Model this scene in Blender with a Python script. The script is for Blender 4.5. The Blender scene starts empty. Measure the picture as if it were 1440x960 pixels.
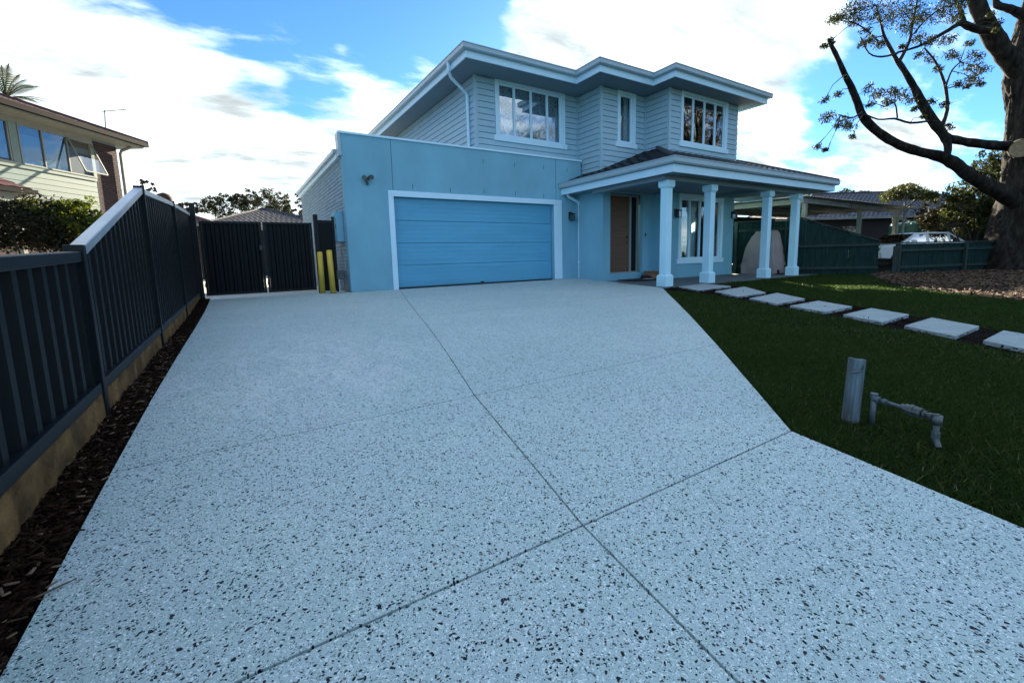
import bpy, math, random
import numpy as np
from mathutils import Vector, Matrix
random.seed(7); RNG = np.random.default_rng(7)
R = math.radians
sc = bpy.context.scene; C = sc.collection

# ------------------------------------------------------------------ camera
F, CX, CY, EYE = 612.97, 720.0, 440.93, 0.73
M0 = Vector((0.84656, -0.53168, -0.02532)); M1 = Vector((-0.09023, -0.09647, -0.99124)); M2 = Vector((0.52458, 0.84143, -0.12964))
cam = bpy.data.cameras.new('camera'); co = bpy.data.objects.new('camera', cam); C.objects.link(co)
up = -M1; back = -M2
co.matrix_world = Matrix(((M0.x, up.x, back.x, 0), (M0.y, up.y, back.y, 0), (M0.z, up.z, back.z, EYE), (0, 0, 0, 1)))
cam.sensor_width = 36; cam.lens = F / 1440 * 36; cam.shift_y = -(480 - CY) / 1440
cam.clip_start = 0.05; cam.clip_end = 3000; sc.camera = co
def at(px, py, d):
    "point seen at photograph pixel (px, py) at distance d along the view axis"
    return Vector((0, 0, EYE)) + (M0 * ((px - CX) / F) + M1 * ((py - CY) / F) + M2) * d
YAW = 0.55748
RH = Vector((math.cos(YAW), -math.sin(YAW), 0)); FH = Vector((math.sin(YAW), math.cos(YAW), 0))
def nl(a, b, z): return RH * a + FH * b + Vector((0, 0, z))      # frame of the left neighbour's house

# ------------------------------------------------------------------ light
SUN_AZ, SUN_EL = R(42), R(19)          # azimuth from +Y towards +X
EXPO = 2.5
w = bpy.data.worlds.new('World'); sc.world = w; w.use_nodes = True
N = w.node_tree.nodes; Lk = w.node_tree.links; N.clear()
def nn(t, **k):
    n = N.new(t)
    for a, b in k.items(): setattr(n, a, b)
    return n
def wire(v, sock):
    if hasattr(v, 'links') or hasattr(v, 'is_linked'): Lk.new(v, sock)
    else: sock.default_value = v
def mth(op, a, b=0.0, c=0.0, clamp=False):
    n = nn('ShaderNodeMath', operation=op, use_clamp=clamp); wire(a, n.inputs[0]); wire(b, n.inputs[1]); wire(c, n.inputs[2]); return n.outputs[0]
def vmth(op, a, b):
    n = nn('ShaderNodeVectorMath', operation=op); wire(a, n.inputs[0]); wire(b, n.inputs[1])
    return n.outputs['Value'] if op == 'DOT_PRODUCT' else n.outputs[0]
def smooth(v, a, b, x=0.0, y=1.0):
    n = nn('ShaderNodeMapRange', interpolation_type='SMOOTHSTEP'); wire(v, n.inputs[0])
    for i, q in enumerate((a, b, x, y)): n.inputs[i + 1].default_value = q
    return n.outputs[0]
sky = nn('ShaderNodeTexSky', sky_type='NISHITA', sun_disc=False, sun_elevation=SUN_EL, sun_rotation=SUN_AZ, air_density=1.0, dust_density=0.15, ozone_density=2.0)
tc = nn('ShaderNodeTexCoord'); dirv = tc.outputs['Generated']
sep = nn('ShaderNodeSeparateXYZ'); Lk.new(dirv, sep.inputs[0])
zz = mth('MAXIMUM', mth('ADD', sep.outputs[2], 0.16), 0.03)
cmb = nn('ShaderNodeCombineXYZ')
Lk.new(mth('DIVIDE', sep.outputs[0], zz), cmb.inputs[0]); Lk.new(mth('DIVIDE', sep.outputs[1], zz), cmb.inputs[1])
mp = nn('ShaderNodeMapping'); mp.inputs['Rotation'].default_value = (0, 0, R(35)); mp.inputs['Scale'].default_value = (0.75, 1.5, 1); mp.inputs['Location'].default_value = (3.1, 0.4, 0)
Lk.new(cmb.outputs[0], mp.inputs[0])
n1 = nn('ShaderNodeTexNoise'); n1.inputs['Scale'].default_value = 1.1; n1.inputs['Detail'].default_value = 9; n1.inputs['Roughness'].default_value = 0.56; n1.inputs['Distortion'].default_value = 0.25
Lk.new(mp.outputs[0], n1.inputs['Vector'])
n2 = nn('ShaderNodeTexNoise'); n2.inputs['Scale'].default_value = 4.5; n2.inputs['Detail'].default_value = 6; n2.inputs['Roughness'].default_value = 0.6
Lk.new(mp.outputs[0], n2.inputs['Vector'])
field = mth('ADD', n1.outputs[0], mth('MULTIPLY', mth('SUBTRACT', n2.outputs[0], 0.5), 0.62))
# cloud banks and clear gaps of that afternoon's sky, as directions in the sky
def pdir(px, py): v = at(px, py, 1) - Vector((0, 0, EYE)); v.normalize(); return v
BANKS = [(430, -5, .15, -.46), (570, 10, .12, -.42), (270, -25, .14, -.42), (690, -5, .10, -.30), (345, 138, .035, -.26), (450, 160, .05, -.30), (480, 125, .05, .10), (600, 125, .08, .14), (1300, 20, .14, -.26), (120, 60, .30, .18), (560, 160, .30, .24), (400, 130, .16, .16), (250, 190, .28, .14), (780, 100, .20, .14), (930, 20, .16, .10), (1000, 60, .28, .10), (1010, 35, .09, -.07), (1120, 110, .14, .10),
         (1385, 95, .15, -.30), (1085, 182, .075, -.52), (1110, 250, .08, -.3), (1300, 250, .13, -.30), (1200, 170, .15, .34), (1370, 175, .10, .30), (1110, 215, .06, .32), (1220, 95, .16, .18), (1210, 70, .15, .12), (1350, 60, .12, -.2), (450, 165, .07, -.12), (1180, 5, .1, -.12), (720, 15, .07, -.12), (60, 250, .2, .08)]
for px, py, rad, amt in BANKS:
    dd = vmth('DOT_PRODUCT', dirv, tuple(pdir(px, py)))
    field = mth('ADD', field, smooth(dd, math.cos(rad * 1.9), 1.0, 0.0, amt))
cloud = smooth(field, 0.41, 0.69)
gs = vmth('DOT_PRODUCT', dirv, (math.sin(SUN_AZ) * math.cos(SUN_EL), math.cos(SUN_AZ) * math.cos(SUN_EL), math.sin(SUN_EL)))
# shading inside the clouds: thick parts a little greyer, brighter towards the sun
dens = smooth(field, 0.46, 0.66)
lum = mth('MULTIPLY', mth('SUBTRACT', 1.0, mth('MULTIPLY', dens, smooth(n2.outputs[0], .38, .68, 0.0, 0.40))), smooth(gs, -0.4, 1.0, 0.46, 0.42))
n3 = nn('ShaderNodeTexNoise'); n3.inputs['Scale'].default_value = 2.6; n3.inputs['Detail'].default_value = 7; n3.inputs['Roughness'].default_value = 0.55; n3.inputs['Distortion'].default_value = 0.6
mp3 = nn('ShaderNodeMapping'); mp3.inputs['Location'].default_value = (7.3, 2.2, 1.5); Lk.new(mp.outputs[0], mp3.inputs[0]); Lk.new(mp3.outputs[0], n3.inputs['Vector'])
lum = mth('ADD', lum, smooth(gs, 0.80, 1.0, 0.0, 0.03))
lum = mth('MULTIPLY', lum, smooth(n3.outputs[0], 0.40, 0.66, 1.08, 0.58))
cc = nn('ShaderNodeMix', data_type='RGBA'); cc.inputs[0].default_value = 1.0
cc.blend_type = 'MULTIPLY'; cc.inputs[6].default_value = (0.86, 0.97, 1.0, 1)
c3 = nn('ShaderNodeCombineXYZ')
for i in range(3): Lk.new(lum, c3.inputs[i])
Lk.new(c3.outputs[0], cc.inputs[7])
tint = nn('ShaderNodeMix', data_type='RGBA', blend_type='MULTIPLY'); tint.inputs[0].default_value = 1.0
Lk.new(sky.outputs[0], tint.inputs[6]); tint.inputs[7].default_value = (0.42, 0.78, 1.16, 1)
bs = nn('ShaderNodeBackground'); bs.inputs[1].default_value = 0.050; tint.inputs[7].default_value = (0.32, 0.58, 0.92, 1); Lk.new(tint.outputs[2], bs.inputs[0])
bc = nn('ShaderNodeBackground'); bc.inputs[1].default_value = 0.85; Lk.new(cc.outputs[2], bc.inputs[0])
mx = nn('ShaderNodeMixShader'); Lk.new(mth('MULTIPLY', cloud, smooth(sep.outputs[2], -0.01, 0.03)), mx.inputs[0]); Lk.new(bs.outputs[0], mx.inputs[1]); Lk.new(bc.outputs[0], mx.inputs[2])
wo = nn('ShaderNodeOutputWorld'); Lk.new(mx.outputs[0], wo.inputs[0])
sl = bpy.data.lights.new('sun', 'SUN'); sl.energy = 5.0; sl.angle = R(0.6); sl.color = (1.0, 0.86, 0.66)
so = bpy.data.objects.new('sun', sl); C.objects.link(so)
so.rotation_euler = Vector((math.sin(SUN_AZ) * math.cos(SUN_EL), math.cos(SUN_AZ) * math.cos(SUN_EL), math.sin(SUN_EL))).to_track_quat('Z', 'Y').to_euler()
sc.view_settings.view_transform = 'Standard'; sc.view_settings.look = 'None'; sc.view_settings.gamma = 1; sc.view_settings.exposure = EXPO
sc.view_settings.use_curve_mapping = False

# ------------------------------------------------------------------ materials
MATS = {}
def mat(name, col, rough=0.6, var=0.0, vscale=3.0, bump=0.0, bscale=20.0, stretch=(1, 1, 1), metal=0.0, spec=0.5, island=0.0, col2=None, dirt=0.0):
    if name in MATS: return MATS[name]
    m = bpy.data.materials.new(name); m.use_nodes = True; t = m.node_tree; b = t.nodes['Principled BSDF']
    b.inputs['Roughness'].default_value = rough; b.inputs['Metallic'].default_value = metal; b.inputs['Specular IOR Level'].default_value = spec
    base = (*col, 1)
    c = t.nodes.new('ShaderNodeRGB'); c.outputs[0].default_value = base; out = c.outputs[0]
    tcn = t.nodes.new('ShaderNodeTexCoord'); mpn = t.nodes.new('ShaderNodeMapping'); mpn.inputs['Scale'].default_value = stretch
    t.links.new(tcn.outputs['Object'], mpn.inputs[0])
    def noise(s, d=6, r=.6):
        n = t.nodes.new('ShaderNodeTexNoise'); n.inputs['Scale'].default_value = s; n.inputs['Detail'].default_value = d; n.inputs['Roughness'].default_value = r
        t.links.new(mpn.outputs[0], n.inputs['Vector']); return n.outputs[0]
    if col2 is not None:
        mxn = t.nodes.new('ShaderNodeMix'); mxn.data_type = 'RGBA'; rm = t.nodes.new('ShaderNodeMapRange'); rm.inputs[1].default_value = .4; rm.inputs[2].default_value = .62
        t.links.new(noise(vscale * .6), rm.inputs[0]); t.links.new(rm.outputs[0], mxn.inputs[0]); t.links.new(out, mxn.inputs[6]); mxn.inputs[7].default_value = (*col2, 1); out = mxn.outputs[2]
    if var or island:
        hs = t.nodes.new('ShaderNodeHueSaturation'); t.links.new(out, hs.inputs['Color'])
        src = None
        if var:
            rm = t.nodes.new('ShaderNodeMapRange'); rm.inputs[1].default_value = .3; rm.inputs[2].default_value = .7; rm.inputs[3].default_value = 1 - var; rm.inputs[4].default_value = 1 + var
            t.links.new(noise(vscale), rm.inputs[0]); src = rm.outputs[0]
        if island:
            g = t.nodes.new('ShaderNodeNewGeometry'); rm = t.nodes.new('ShaderNodeMapRange'); rm.inputs[3].default_value = 1 - island; rm.inputs[4].default_value = 1 + island
            t.links.new(g.outputs['Random Per Island'], rm.inputs[0])
            if src is not None:
                mm = t.nodes.new('ShaderNodeMath'); mm.operation = 'MULTIPLY'; t.links.new(src, mm.inputs[0]); t.links.new(rm.outputs[0], mm.inputs[1]); src = mm.outputs[0]
            else: src = rm.outputs[0]
        t.links.new(src, hs.inputs['Value']); out = hs.outputs[0]
    t.links.new(out, b.inputs['Base Color'])
    if bump:
        bn = t.nodes.new('ShaderNodeBump'); bn.inputs['Strength'].default_value = bump; bn.inputs['Distance'].default_value = 0.02
        t.links.new(noise(bscale, 8, .65), bn.inputs['Height']); t.links.new(bn.outputs[0], b.inputs['Normal'])
    MATS[name] = m; return m

def concrete_aggregate():
    m = bpy.data.materials.new('exposed aggregate'); m.use_nodes = True; t = m.node_tree; b = t.nodes['Principled BSDF']; n = t.nodes; l = t.links
    b.inputs['Roughness'].default_value = .6; b.inputs['Specular IOR Level'].default_value = .22
    geo = n.new('ShaderNodeNewGeometry')
    wob = n.new('ShaderNodeTexNoise'); wob.inputs['Scale'].default_value = 45; wob.inputs['Detail'].default_value = 3; l.new(geo.outputs['Position'], wob.inputs['Vector'])
    wsub = n.new('ShaderNodeVectorMath'); wsub.operation = 'MULTIPLY_ADD'; l.new(wob.outputs['Color'], wsub.inputs[0]); wsub.inputs[1].default_value = (.022, .022, 0); l.new(geo.outputs['Position'], wsub.inputs[2])
    def chips(scale, keep, size, seed):
        mpn = n.new('ShaderNodeMapping'); mpn.inputs['Location'].default_value = (seed, seed * 1.7, 0); mpn.inputs['Rotation'].default_value = (0, 0, seed); mpn.inputs['Scale'].default_value = (1, 1.0, .02)
        l.new(wsub.outputs[0], mpn.inputs[0])
        v = n.new('ShaderNodeTexVoronoi'); v.inputs['Scale'].default_value = scale; v.feature = 'F1'; l.new(mpn.outputs[0], v.inputs['Vector'])
        sp = n.new('ShaderNodeSeparateColor'); l.new(v.outputs['Color'], sp.inputs[0])
        a = n.new('ShaderNodeMath'); a.operation = 'LESS_THAN'; l.new(sp.outputs[0], a.inputs[0]); a.inputs[1].default_value = keep
        sz = n.new('ShaderNodeMath'); sz.operation = 'MULTIPLY'; l.new(sp.outputs[1], sz.inputs[0]); sz.inputs[1].default_value = size
        sz2 = n.new('ShaderNodeMath'); sz2.operation = 'ADD'; l.new(sz.outputs[0], sz2.inputs[0]); sz2.inputs[1].default_value = size * .35
        d = n.new('ShaderNodeMath'); d.operation = 'LESS_THAN'; l.new(v.outputs['Distance'], d.inputs[0]); l.new(sz2.outputs[0], d.inputs[1])
        q = n.new('ShaderNodeMath'); q.operation = 'MULTIPLY'; l.new(a.outputs[0], q.inputs[0]); l.new(d.outputs[0], q.inputs[1])
        return q.outputs[0], sp.outputs[2]
    def mixc(f, a, bcol):
        x = n.new('ShaderNodeMix'); x.data_type = 'RGBA'; l.new(f, x.inputs[0])
        if isinstance(a, tuple): x.inputs[6].default_value = a
        else: l.new(a, x.inputs[6])
        if isinstance(bcol, tuple): x.inputs[7].default_value = bcol
        else: l.new(bcol, x.inputs[7])
        return x.outputs[2]
    def noise(s, d=5, r=.6, lo=.35, hi=.65):
        q = n.new('ShaderNodeTexNoise'); q.inputs['Scale'].default_value = s; q.inputs['Detail'].default_value = d; q.inputs['Roughness'].default_value = r; l.new(geo.outputs['Position'], q.inputs['Vector'])
        rm = n.new('ShaderNodeMapRange'); rm.inputs[1].default_value = lo; rm.inputs[2].default_value = hi; l.new(q.outputs[0], rm.inputs[0]); return rm.outputs[0]
    c = mixc(noise(.55), (.38, .535, .52, 1), (.52, .65, .63, 1))
    c = mixc(noise(3.5, 6), c, (.45, .57, .585, 1))
    f, _ = chips(190, .55, .42, .9); c = mixc(f, c, (.74, .85, .85, 1))
    f, _ = chips(260, .44, .45, 2.9); c = mixc(f, c, (.20, .27, .28, 1))
    f, _ = chips(150, .26, .42, 1.9); c = mixc(f, c, (.03, .045, .055, 1))
    f, _ = chips(105, .17, .42, 5.2); c = mixc(f, c, (.006, .011, .014, 1))
    f, _ = chips(78, .05, .34, 7.7); c = mixc(f, c, (.005, .008, .011, 1))
    f, _ = chips(85, .012, .34, 9.1); c = mixc(f, c, (.20, .15, .12, 1))
    # pale streaky patch, fading outwards from its centre
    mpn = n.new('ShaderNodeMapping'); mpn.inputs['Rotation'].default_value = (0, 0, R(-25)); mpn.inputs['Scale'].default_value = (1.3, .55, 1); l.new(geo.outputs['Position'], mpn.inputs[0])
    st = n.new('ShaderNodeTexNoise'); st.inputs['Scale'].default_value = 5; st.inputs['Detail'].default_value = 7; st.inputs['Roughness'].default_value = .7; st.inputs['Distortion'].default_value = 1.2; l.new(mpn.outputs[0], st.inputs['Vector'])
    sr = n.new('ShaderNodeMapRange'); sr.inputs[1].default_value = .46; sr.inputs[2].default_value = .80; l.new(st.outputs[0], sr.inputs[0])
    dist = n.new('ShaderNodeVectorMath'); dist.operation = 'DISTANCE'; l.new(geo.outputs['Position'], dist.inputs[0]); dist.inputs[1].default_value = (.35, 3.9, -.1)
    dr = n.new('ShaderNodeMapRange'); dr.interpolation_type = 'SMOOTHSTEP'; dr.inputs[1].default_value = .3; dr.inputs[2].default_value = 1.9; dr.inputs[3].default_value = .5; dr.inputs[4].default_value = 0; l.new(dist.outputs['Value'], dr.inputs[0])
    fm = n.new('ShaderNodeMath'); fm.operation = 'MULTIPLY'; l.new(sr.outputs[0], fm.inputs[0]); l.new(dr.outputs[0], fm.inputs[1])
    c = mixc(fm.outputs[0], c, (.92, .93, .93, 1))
    l.new(c, b.inputs['Base Color'])
    bn = n.new('ShaderNodeBump'); bn.inputs['Strength'].default_value = .25; bn.inputs['Distance'].default_value = .004
    nz = n.new('ShaderNodeTexNoise'); nz.inputs['Scale'].default_value = 160; nz.inputs['Detail'].default_value = 3; l.new(geo.outputs['Position'], nz.inputs['Vector']); l.new(nz.outputs[0], bn.inputs['Height']); l.new(bn.outputs[0], b.inputs['Normal'])
    return m
def glass(name='window glass', tint=(.75, .85, .9), refl=1.0, k=1.5, c0=.10):
    m = bpy.data.materials.new(name); m.use_nodes = True; t = m.node_tree; t.nodes.clear()
    o = t.nodes.new('ShaderNodeOutputMaterial'); tr = t.nodes.new('ShaderNodeBsdfTransparent'); tr.inputs[0].default_value = (*tint, 1)
    gl = t.nodes.new('ShaderNodeBsdfGlossy'); gl.inputs['Roughness'].default_value = .015; gl.inputs[0].default_value = (refl, refl, refl, 1)
    fr = t.nodes.new('ShaderNodeFresnel'); fr.inputs[0].default_value = 1.75
    a = t.nodes.new('ShaderNodeMath'); a.operation = 'MULTIPLY_ADD'; a.inputs[1].default_value = k; a.inputs[2].default_value = c0; t.links.new(fr.outputs[0], a.inputs[0])
    bn = t.nodes.new('ShaderNodeBump'); bn.inputs['Strength'].default_value = .06; bn.inputs['Distance'].default_value = .02
    nz = t.nodes.new('ShaderNodeTexNoise'); nz.inputs['Scale'].default_value = 1.6; t.links.new(nz.outputs[0], bn.inputs['Height']); t.links.new(bn.outputs[0], gl.inputs['Normal'])
    mxs = t.nodes.new('ShaderNodeMixShader'); t.links.new(a.outputs[0], mxs.inputs[0]); t.links.new(tr.outputs[0], mxs.inputs[1]); t.links.new(gl.outputs[0], mxs.inputs[2]); t.links.new(mxs.outputs[0], o.inputs[0])
    return m
def leafmat(name, c, c2, trans=.35, isl=.45):
    m = bpy.data.materials.new(name); m.use_nodes = True; t = m.node_tree; t.nodes.clear()
    o = t.nodes.new('ShaderNodeOutputMaterial'); g = t.nodes.new('ShaderNodeNewGeometry')
    cr = t.nodes.new('ShaderNodeMix'); cr.data_type = 'RGBA'; t.links.new(g.outputs['Random Per Island'], cr.inputs[0]); cr.inputs[6].default_value = (*c, 1); cr.inputs[7].default_value = (*c2, 1)
    d = t.nodes.new('ShaderNodeBsdfPrincipled'); d.inputs['Roughness'].default_value = .65; d.inputs['Specular IOR Level'].default_value = .12; t.links.new(cr.outputs[2], d.inputs['Base Color'])
    tl = t.nodes.new('ShaderNodeBsdfTranslucent'); hs = t.nodes.new('ShaderNodeHueSaturation'); hs.inputs['Value'].default_value = 1.6; hs.inputs['Saturation'].default_value = 1.15; t.links.new(cr.outputs[2], hs.inputs['Color']); t.links.new(hs.outputs[0], tl.inputs[0])
    mxs = t.nodes.new('ShaderNodeMixShader'); mxs.inputs[0].default_value = trans; t.links.new(d.outputs[0], mxs.inputs[1]); t.links.new(tl.outputs[0], mxs.inputs[2]); t.links.new(mxs.outputs[0], o.inputs[0])
    return m

WALL = (.185, .42, .53)
m_render = mat('blue grey render', WALL, .85, var=.11, vscale=1.1, stretch=(1, 1, .6), bump=.12, bscale=90)
m_board = mat('blue grey weatherboard paint', (.33, .51, .60), .55, var=.05, vscale=2.5, bump=.04, bscale=60)
m_brickp = mat('painted brick', (.22, .33, .40), .8, var=.08, vscale=6, island=.12, bump=.25, bscale=60)
m_mortar = mat('painted mortar', (.13, .20, .25), .9)
m_trim = mat('white blue trim paint', (.56, .80, .93), .45, var=.03, vscale=3)
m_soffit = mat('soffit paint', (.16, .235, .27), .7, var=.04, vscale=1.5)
m_gutter = mat('gutter steel', (.34, .46, .52), .35, var=.05, vscale=2)
m_door = mat('garage door enamel', (.085, .36, .55), .42, var=.07, vscale=1.6, stretch=(.5, 1, 3), bump=.10, bscale=60)
m_column = mat('column paint', (.50, .82, .94), .5, var=.04, vscale=2.5, bump=.05, bscale=50)
m_wood = mat('stained timber door', (.11, .042, .018), .45, var=.35, vscale=5, stretch=(.5, .5, 9), bump=.08, bscale=12)
m_black = mat('black metal', (.008, .009, .01), .35)
m_dark = mat('dark interior', (.006, .007, .009), .9)
m_tile = mat('slate grey roof tile', (.016, .022, .030), .55, var=.2, vscale=3, island=.25, bump=.15, bscale=40)
m_redtile = mat('dark red roof tile', (.055, .012, .012), .6, var=.25, vscale=3, island=.3, bump=.15, bscale=40)
m_browntile = mat('dark brown roof tile', (.020, .018, .020), .45, var=.25, vscale=3, island=.3, bump=.15, bscale=40)
m_fence = mat('dark steel fence sheet', (.0026, .0048, .006), .5, var=.25, vscale=1.2, bump=.03, bscale=14, spec=.16)
m_fencerail = mat('dark steel fence rail', (.005, .008, .010), .45, var=.2, vscale=3, spec=.22)
m_cap = mat('sun sheen steel cap', (.36, .41, .45), .3, var=.2, vscale=3)  # sun reflected on the far top rails, put into a pale colour
m_plinth = mat('sandstone coloured sleeper', (.22, .125, .05), .95, var=.4, vscale=7, bump=1.0, bscale=16, col2=(.10, .062, .030), spec=.1)
m_soil = mat('dark soil', (.006, .0045, .0035), .95, spec=.05, var=.4, vscale=9, bump=.8, bscale=30)
m_bark_chip = mat('bark chip', (.018, .009, .005), .9, var=.2, vscale=30, island=.9, spec=.08)
m_bark_chip2 = mat('sun bleached bark chip', (.075, .042, .020), .9, var=.2, vscale=30, island=.8)
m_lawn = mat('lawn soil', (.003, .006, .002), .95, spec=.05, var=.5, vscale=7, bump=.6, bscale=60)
m_paver = mat('pale stepping stone', (.34, .41, .42), .8, var=.16, vscale=6, bump=.4, bscale=70, col2=(.27, .34, .35))
m_floor = mat('verandah concrete', (.10, .13, .135), .8, var=.18, vscale=3, bump=.1, bscale=60)
m_joint = mat('joint filler', (.016, .018, .018), .9)
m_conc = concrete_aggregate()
m_glass = glass(); m_glass_soft = glass('soft window glass', (.9, .95, .97), 1.0, .75, .0); m_glass_dull = glass('hazy window glass', (.85, .92, .95), .8, .28, .0); m_glass2 = glass('tinted glass', (.12, .16, .18), 1.0, .5, .02)
m_curtain = None
m_greenpal = mat('weathered green paling', (.010, .030, .027), .85, spec=.12, var=.35, vscale=6, stretch=(3, 3, .6), bump=.3, bscale=30, island=.2)
m_greenrail = mat('green fence rail', (.012, .028, .024), .8, var=.3, vscale=6, bump=.2, bscale=30)
m_yellow = mat('yellow paint', (.60, .43, .05), .5, var=.15, vscale=4)
m_galv = mat('galvanised pipe', (.10, .14, .15), .5, var=.4, vscale=14, metal=.3, bump=.3, bscale=60, col2=(.11, .13, .12))
m_oldpost = mat('grey painted weathered post', (.12, .18, .21), .8, var=.4, vscale=9, stretch=(3, 3, .5), bump=.5, bscale=40, col2=(.10, .12, .12))
m_siding = mat('sage green siding', (.12, .17, .145), .6, var=.06, vscale=3)
m_cream = mat('cream timber', (.17, .18, .15), .6, var=.1, vscale=4)
m_brown = mat('dark red brick', (.025, .009, .009), .85, var=.3, vscale=8, island=.3, bump=.3, bscale=50)
m_brownm = mat('brick mortar', (.02, .016, .015), .9)
m_trunk = mat('gum bark', (.030, .026, .022), .95, spec=.08, var=.5, vscale=5, stretch=(2.2, 2.2, .45), bump=1.0, bscale=7, col2=(.012, .010, .009))
m_branch = mat('dark limb bark', (.022, .019, .016), .9, var=.4, vscale=6, bump=.8, bscale=14)
m_endgrain = mat('sawn timber end', (.26, .19, .11), .8, var=.3, vscale=14, bump=.3, bscale=30)
m_gum = leafmat('gum leaf', (.007, .013, .006), (.028, .032, .013))
m_bushl = leafmat('yellow green leaf', (.13, .15, .022), (.030, .050, .010))
m_bushd = leafmat('dark olive leaf', (.008, .010, .006), (.028, .027, .013), .2)
m_hedge = leafmat('hedge leaf', (.012, .018, .007), (.055, .062, .024))
m_far = leafmat('far tree leaf', (.012, .018, .012), (.035, .038, .02), .3)
m_grass = leafmat('grass blade', (.012, .034, .007), (.042, .070, .015), .35)
m_palm = leafmat('palm leaf', (.018, .030, .016), (.05, .06, .03), .2)
m_cover = mat('taupe outdoor cover', (.33, .265, .255), .8, var=.12, vscale=3, bump=.6, bscale=6)
m_carwhite = mat('white car paint', (.62, .68, .70), .25)
m_rubber = mat('tyre rubber', (.012, .012, .013), .8)
m_tank = mat('green water tank plastic', (.012, .09, .07), .45, var=.1, vscale=4)
m_mat = mat('coir mat', (.02, .018, .017), .95, var=.3, vscale=20, bump=.6, bscale=80)
m_box = mat('brown carton', (.22, .13, .075), .8, var=.1, vscale=8)
m_white = mat('white plastic', (.7, .72, .72), .5)
m_palesteel = mat('pale weathered carport sheet', (.16, .17, .165), .6, var=.35, vscale=3)
m_far_roof = mat('far charcoal tile', (.030, .031, .033), .6, var=.2, vscale=2, island=.25)

# ------------------------------------------------------------------ mesh helpers
class MB:
    def __init__(s): s.v = []; s.f = []
    def add(s, vs, fs):
        o = len(s.v); s.v += [tuple(p) for p in vs]; s.f += [tuple(i + o for i in f) for f in fs]; return s
    def box(s, x0, x1, y0, y1, z0, z1):
        v = [(x0, y0, z0), (x1, y0, z0), (x1, y1, z0), (x0, y1, z0), (x0, y0, z1), (x1, y0, z1), (x1, y1, z1), (x0, y1, z1)]
        return s.add(v, [(0, 3, 2, 1), (4, 5, 6, 7), (0, 1, 5, 4), (1, 2, 6, 5), (2, 3, 7, 6), (3, 0, 4, 7)])
    def bar(s, p, q, w, h, upv=(0, 0, 1)):
        p = Vector(p); q = Vector(q); d = (q - p).normalized(); u = Vector(upv); r = d.cross(u)
        if r.length < 1e-4: r = d.cross(Vector((0, 1, 0)))
        r.normalize(); u = r.cross(d); r = r * w / 2; u = u * h / 2
        v = [p - r - u, p + r - u, p + r + u, p - r + u, q - r - u, q + r - u, q + r + u, q - r + u]
        return s.add(v, [(0, 1, 2, 3), (7, 6, 5, 4), (0, 4, 5, 1), (1, 5, 6, 2), (2, 6, 7, 3), (3, 7, 4, 0)])
    def tube(s, pts, rads, n=10, cap=True, rough=0.0):
        pts = [Vector(p) for p in pts]; rings = []
        if isinstance(rads, (int, float)): rads = [rads] * len(pts)
        prev = None
        for i, p in enumerate(pts):
            d = (pts[min(i + 1, len(pts) - 1)] - pts[max(i - 1, 0)]).normalized()
            if prev is None: a = d.orthogonal().normalized()
            else:
                a = prev - d * prev.dot(d); a.normalize()
            prev = a; b = d.cross(a); ring = []
            for k in range(n):
                t = 2 * math.pi * k / n; rr = rads[i] * (1 + (random.uniform(-rough, rough) if rough else 0))
                ring.append(p + a * math.cos(t) * rr + b * math.sin(t) * rr)
            rings.append(ring)
        v = [q for r_ in rings for q in r_]; f = []
        for i in range(len(pts) - 1):
            for k in range(n): f.append((i * n + k, i * n + (k + 1) % n, (i + 1) * n + (k + 1) % n, (i + 1) * n + k))
        if cap: f.append(tuple(range(n))[::-1]); f.append(tuple(range((len(pts) - 1) * n, len(pts) * n)))
        return s.add(v, f)
    def prism(s, poly, z0, z1):
        n = len(poly)
        lo = [(p[0], p[1], z0 if not callable(z0) else z0(p)) for p in poly]; hi = [(p[0], p[1], z1 if not callable(z1) else z1(p)) for p in poly]
        return s.add(lo + hi, [tuple(range(n))[::-1], tuple(range(n, 2 * n))] + [(i, (i + 1) % n, n + (i + 1) % n, n + i) for i in range(n)])
    def build(s, name, m, parent=None, smooth_=False, bev=0.0):
        me = bpy.data.meshes.new(name); me.from_pydata(s.v, [], s.f); me.update()
        if m: me.materials.append(m)
        o = bpy.data.objects.new(name, me); C.objects.link(o)
        if parent: o.parent = parent
        if smooth_:
            me.shade_smooth()
        if bev:
            b = o.modifiers.new('bevel', 'BEVEL'); b.width = bev; b.segments = 2; b.limit_method = 'ANGLE'
        return o
def npmesh(name, V, Fq, m, parent=None):
    "V (n,3) array, Fq (k,3 or 4) array"
    me = bpy.data.meshes.new(name); k = Fq.shape[1]
    me.vertices.add(len(V)); me.vertices.foreach_set('co', V.astype(np.float32).ravel())
    me.loops.add(Fq.size); me.loops.foreach_set('vertex_index', Fq.astype(np.int32).ravel())
    me.polygons.add(len(Fq)); me.polygons.foreach_set('loop_start', np.arange(0, Fq.size, k, dtype=np.int32)); me.polygons.foreach_set('loop_total', np.full(len(Fq), k, dtype=np.int32))
    me.update(calc_edges=True); me.materials.append(m)
    o = bpy.data.objects.new(name, me); C.objects.link(o)
    if parent: o.parent = parent
    return o
def tag(o, label=None, cat=None, group=None, kind=None):
    if label: o['label'] = label
    if cat: o['category'] = cat
    if group: o['group'] = group
    if kind: o['kind'] = kind
    return o
def thing(name, label, cat, loc=(0, 0, 0), group=None, kind=None):
    o = bpy.data.objects.new(name, None); C.objects.link(o); o.empty_display_size = .2
    if kind: o['kind'] = kind
    if kind != 'structure': tag(o, label, cat, group)
    else: o['label'] = label
    o.location = loc
    return o
def at_home(root, o):
    "keep a part built in world coordinates where it stands under its thing"
    o.matrix_parent_inverse = Matrix.Translation(root.location).inverted(); return o
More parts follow.
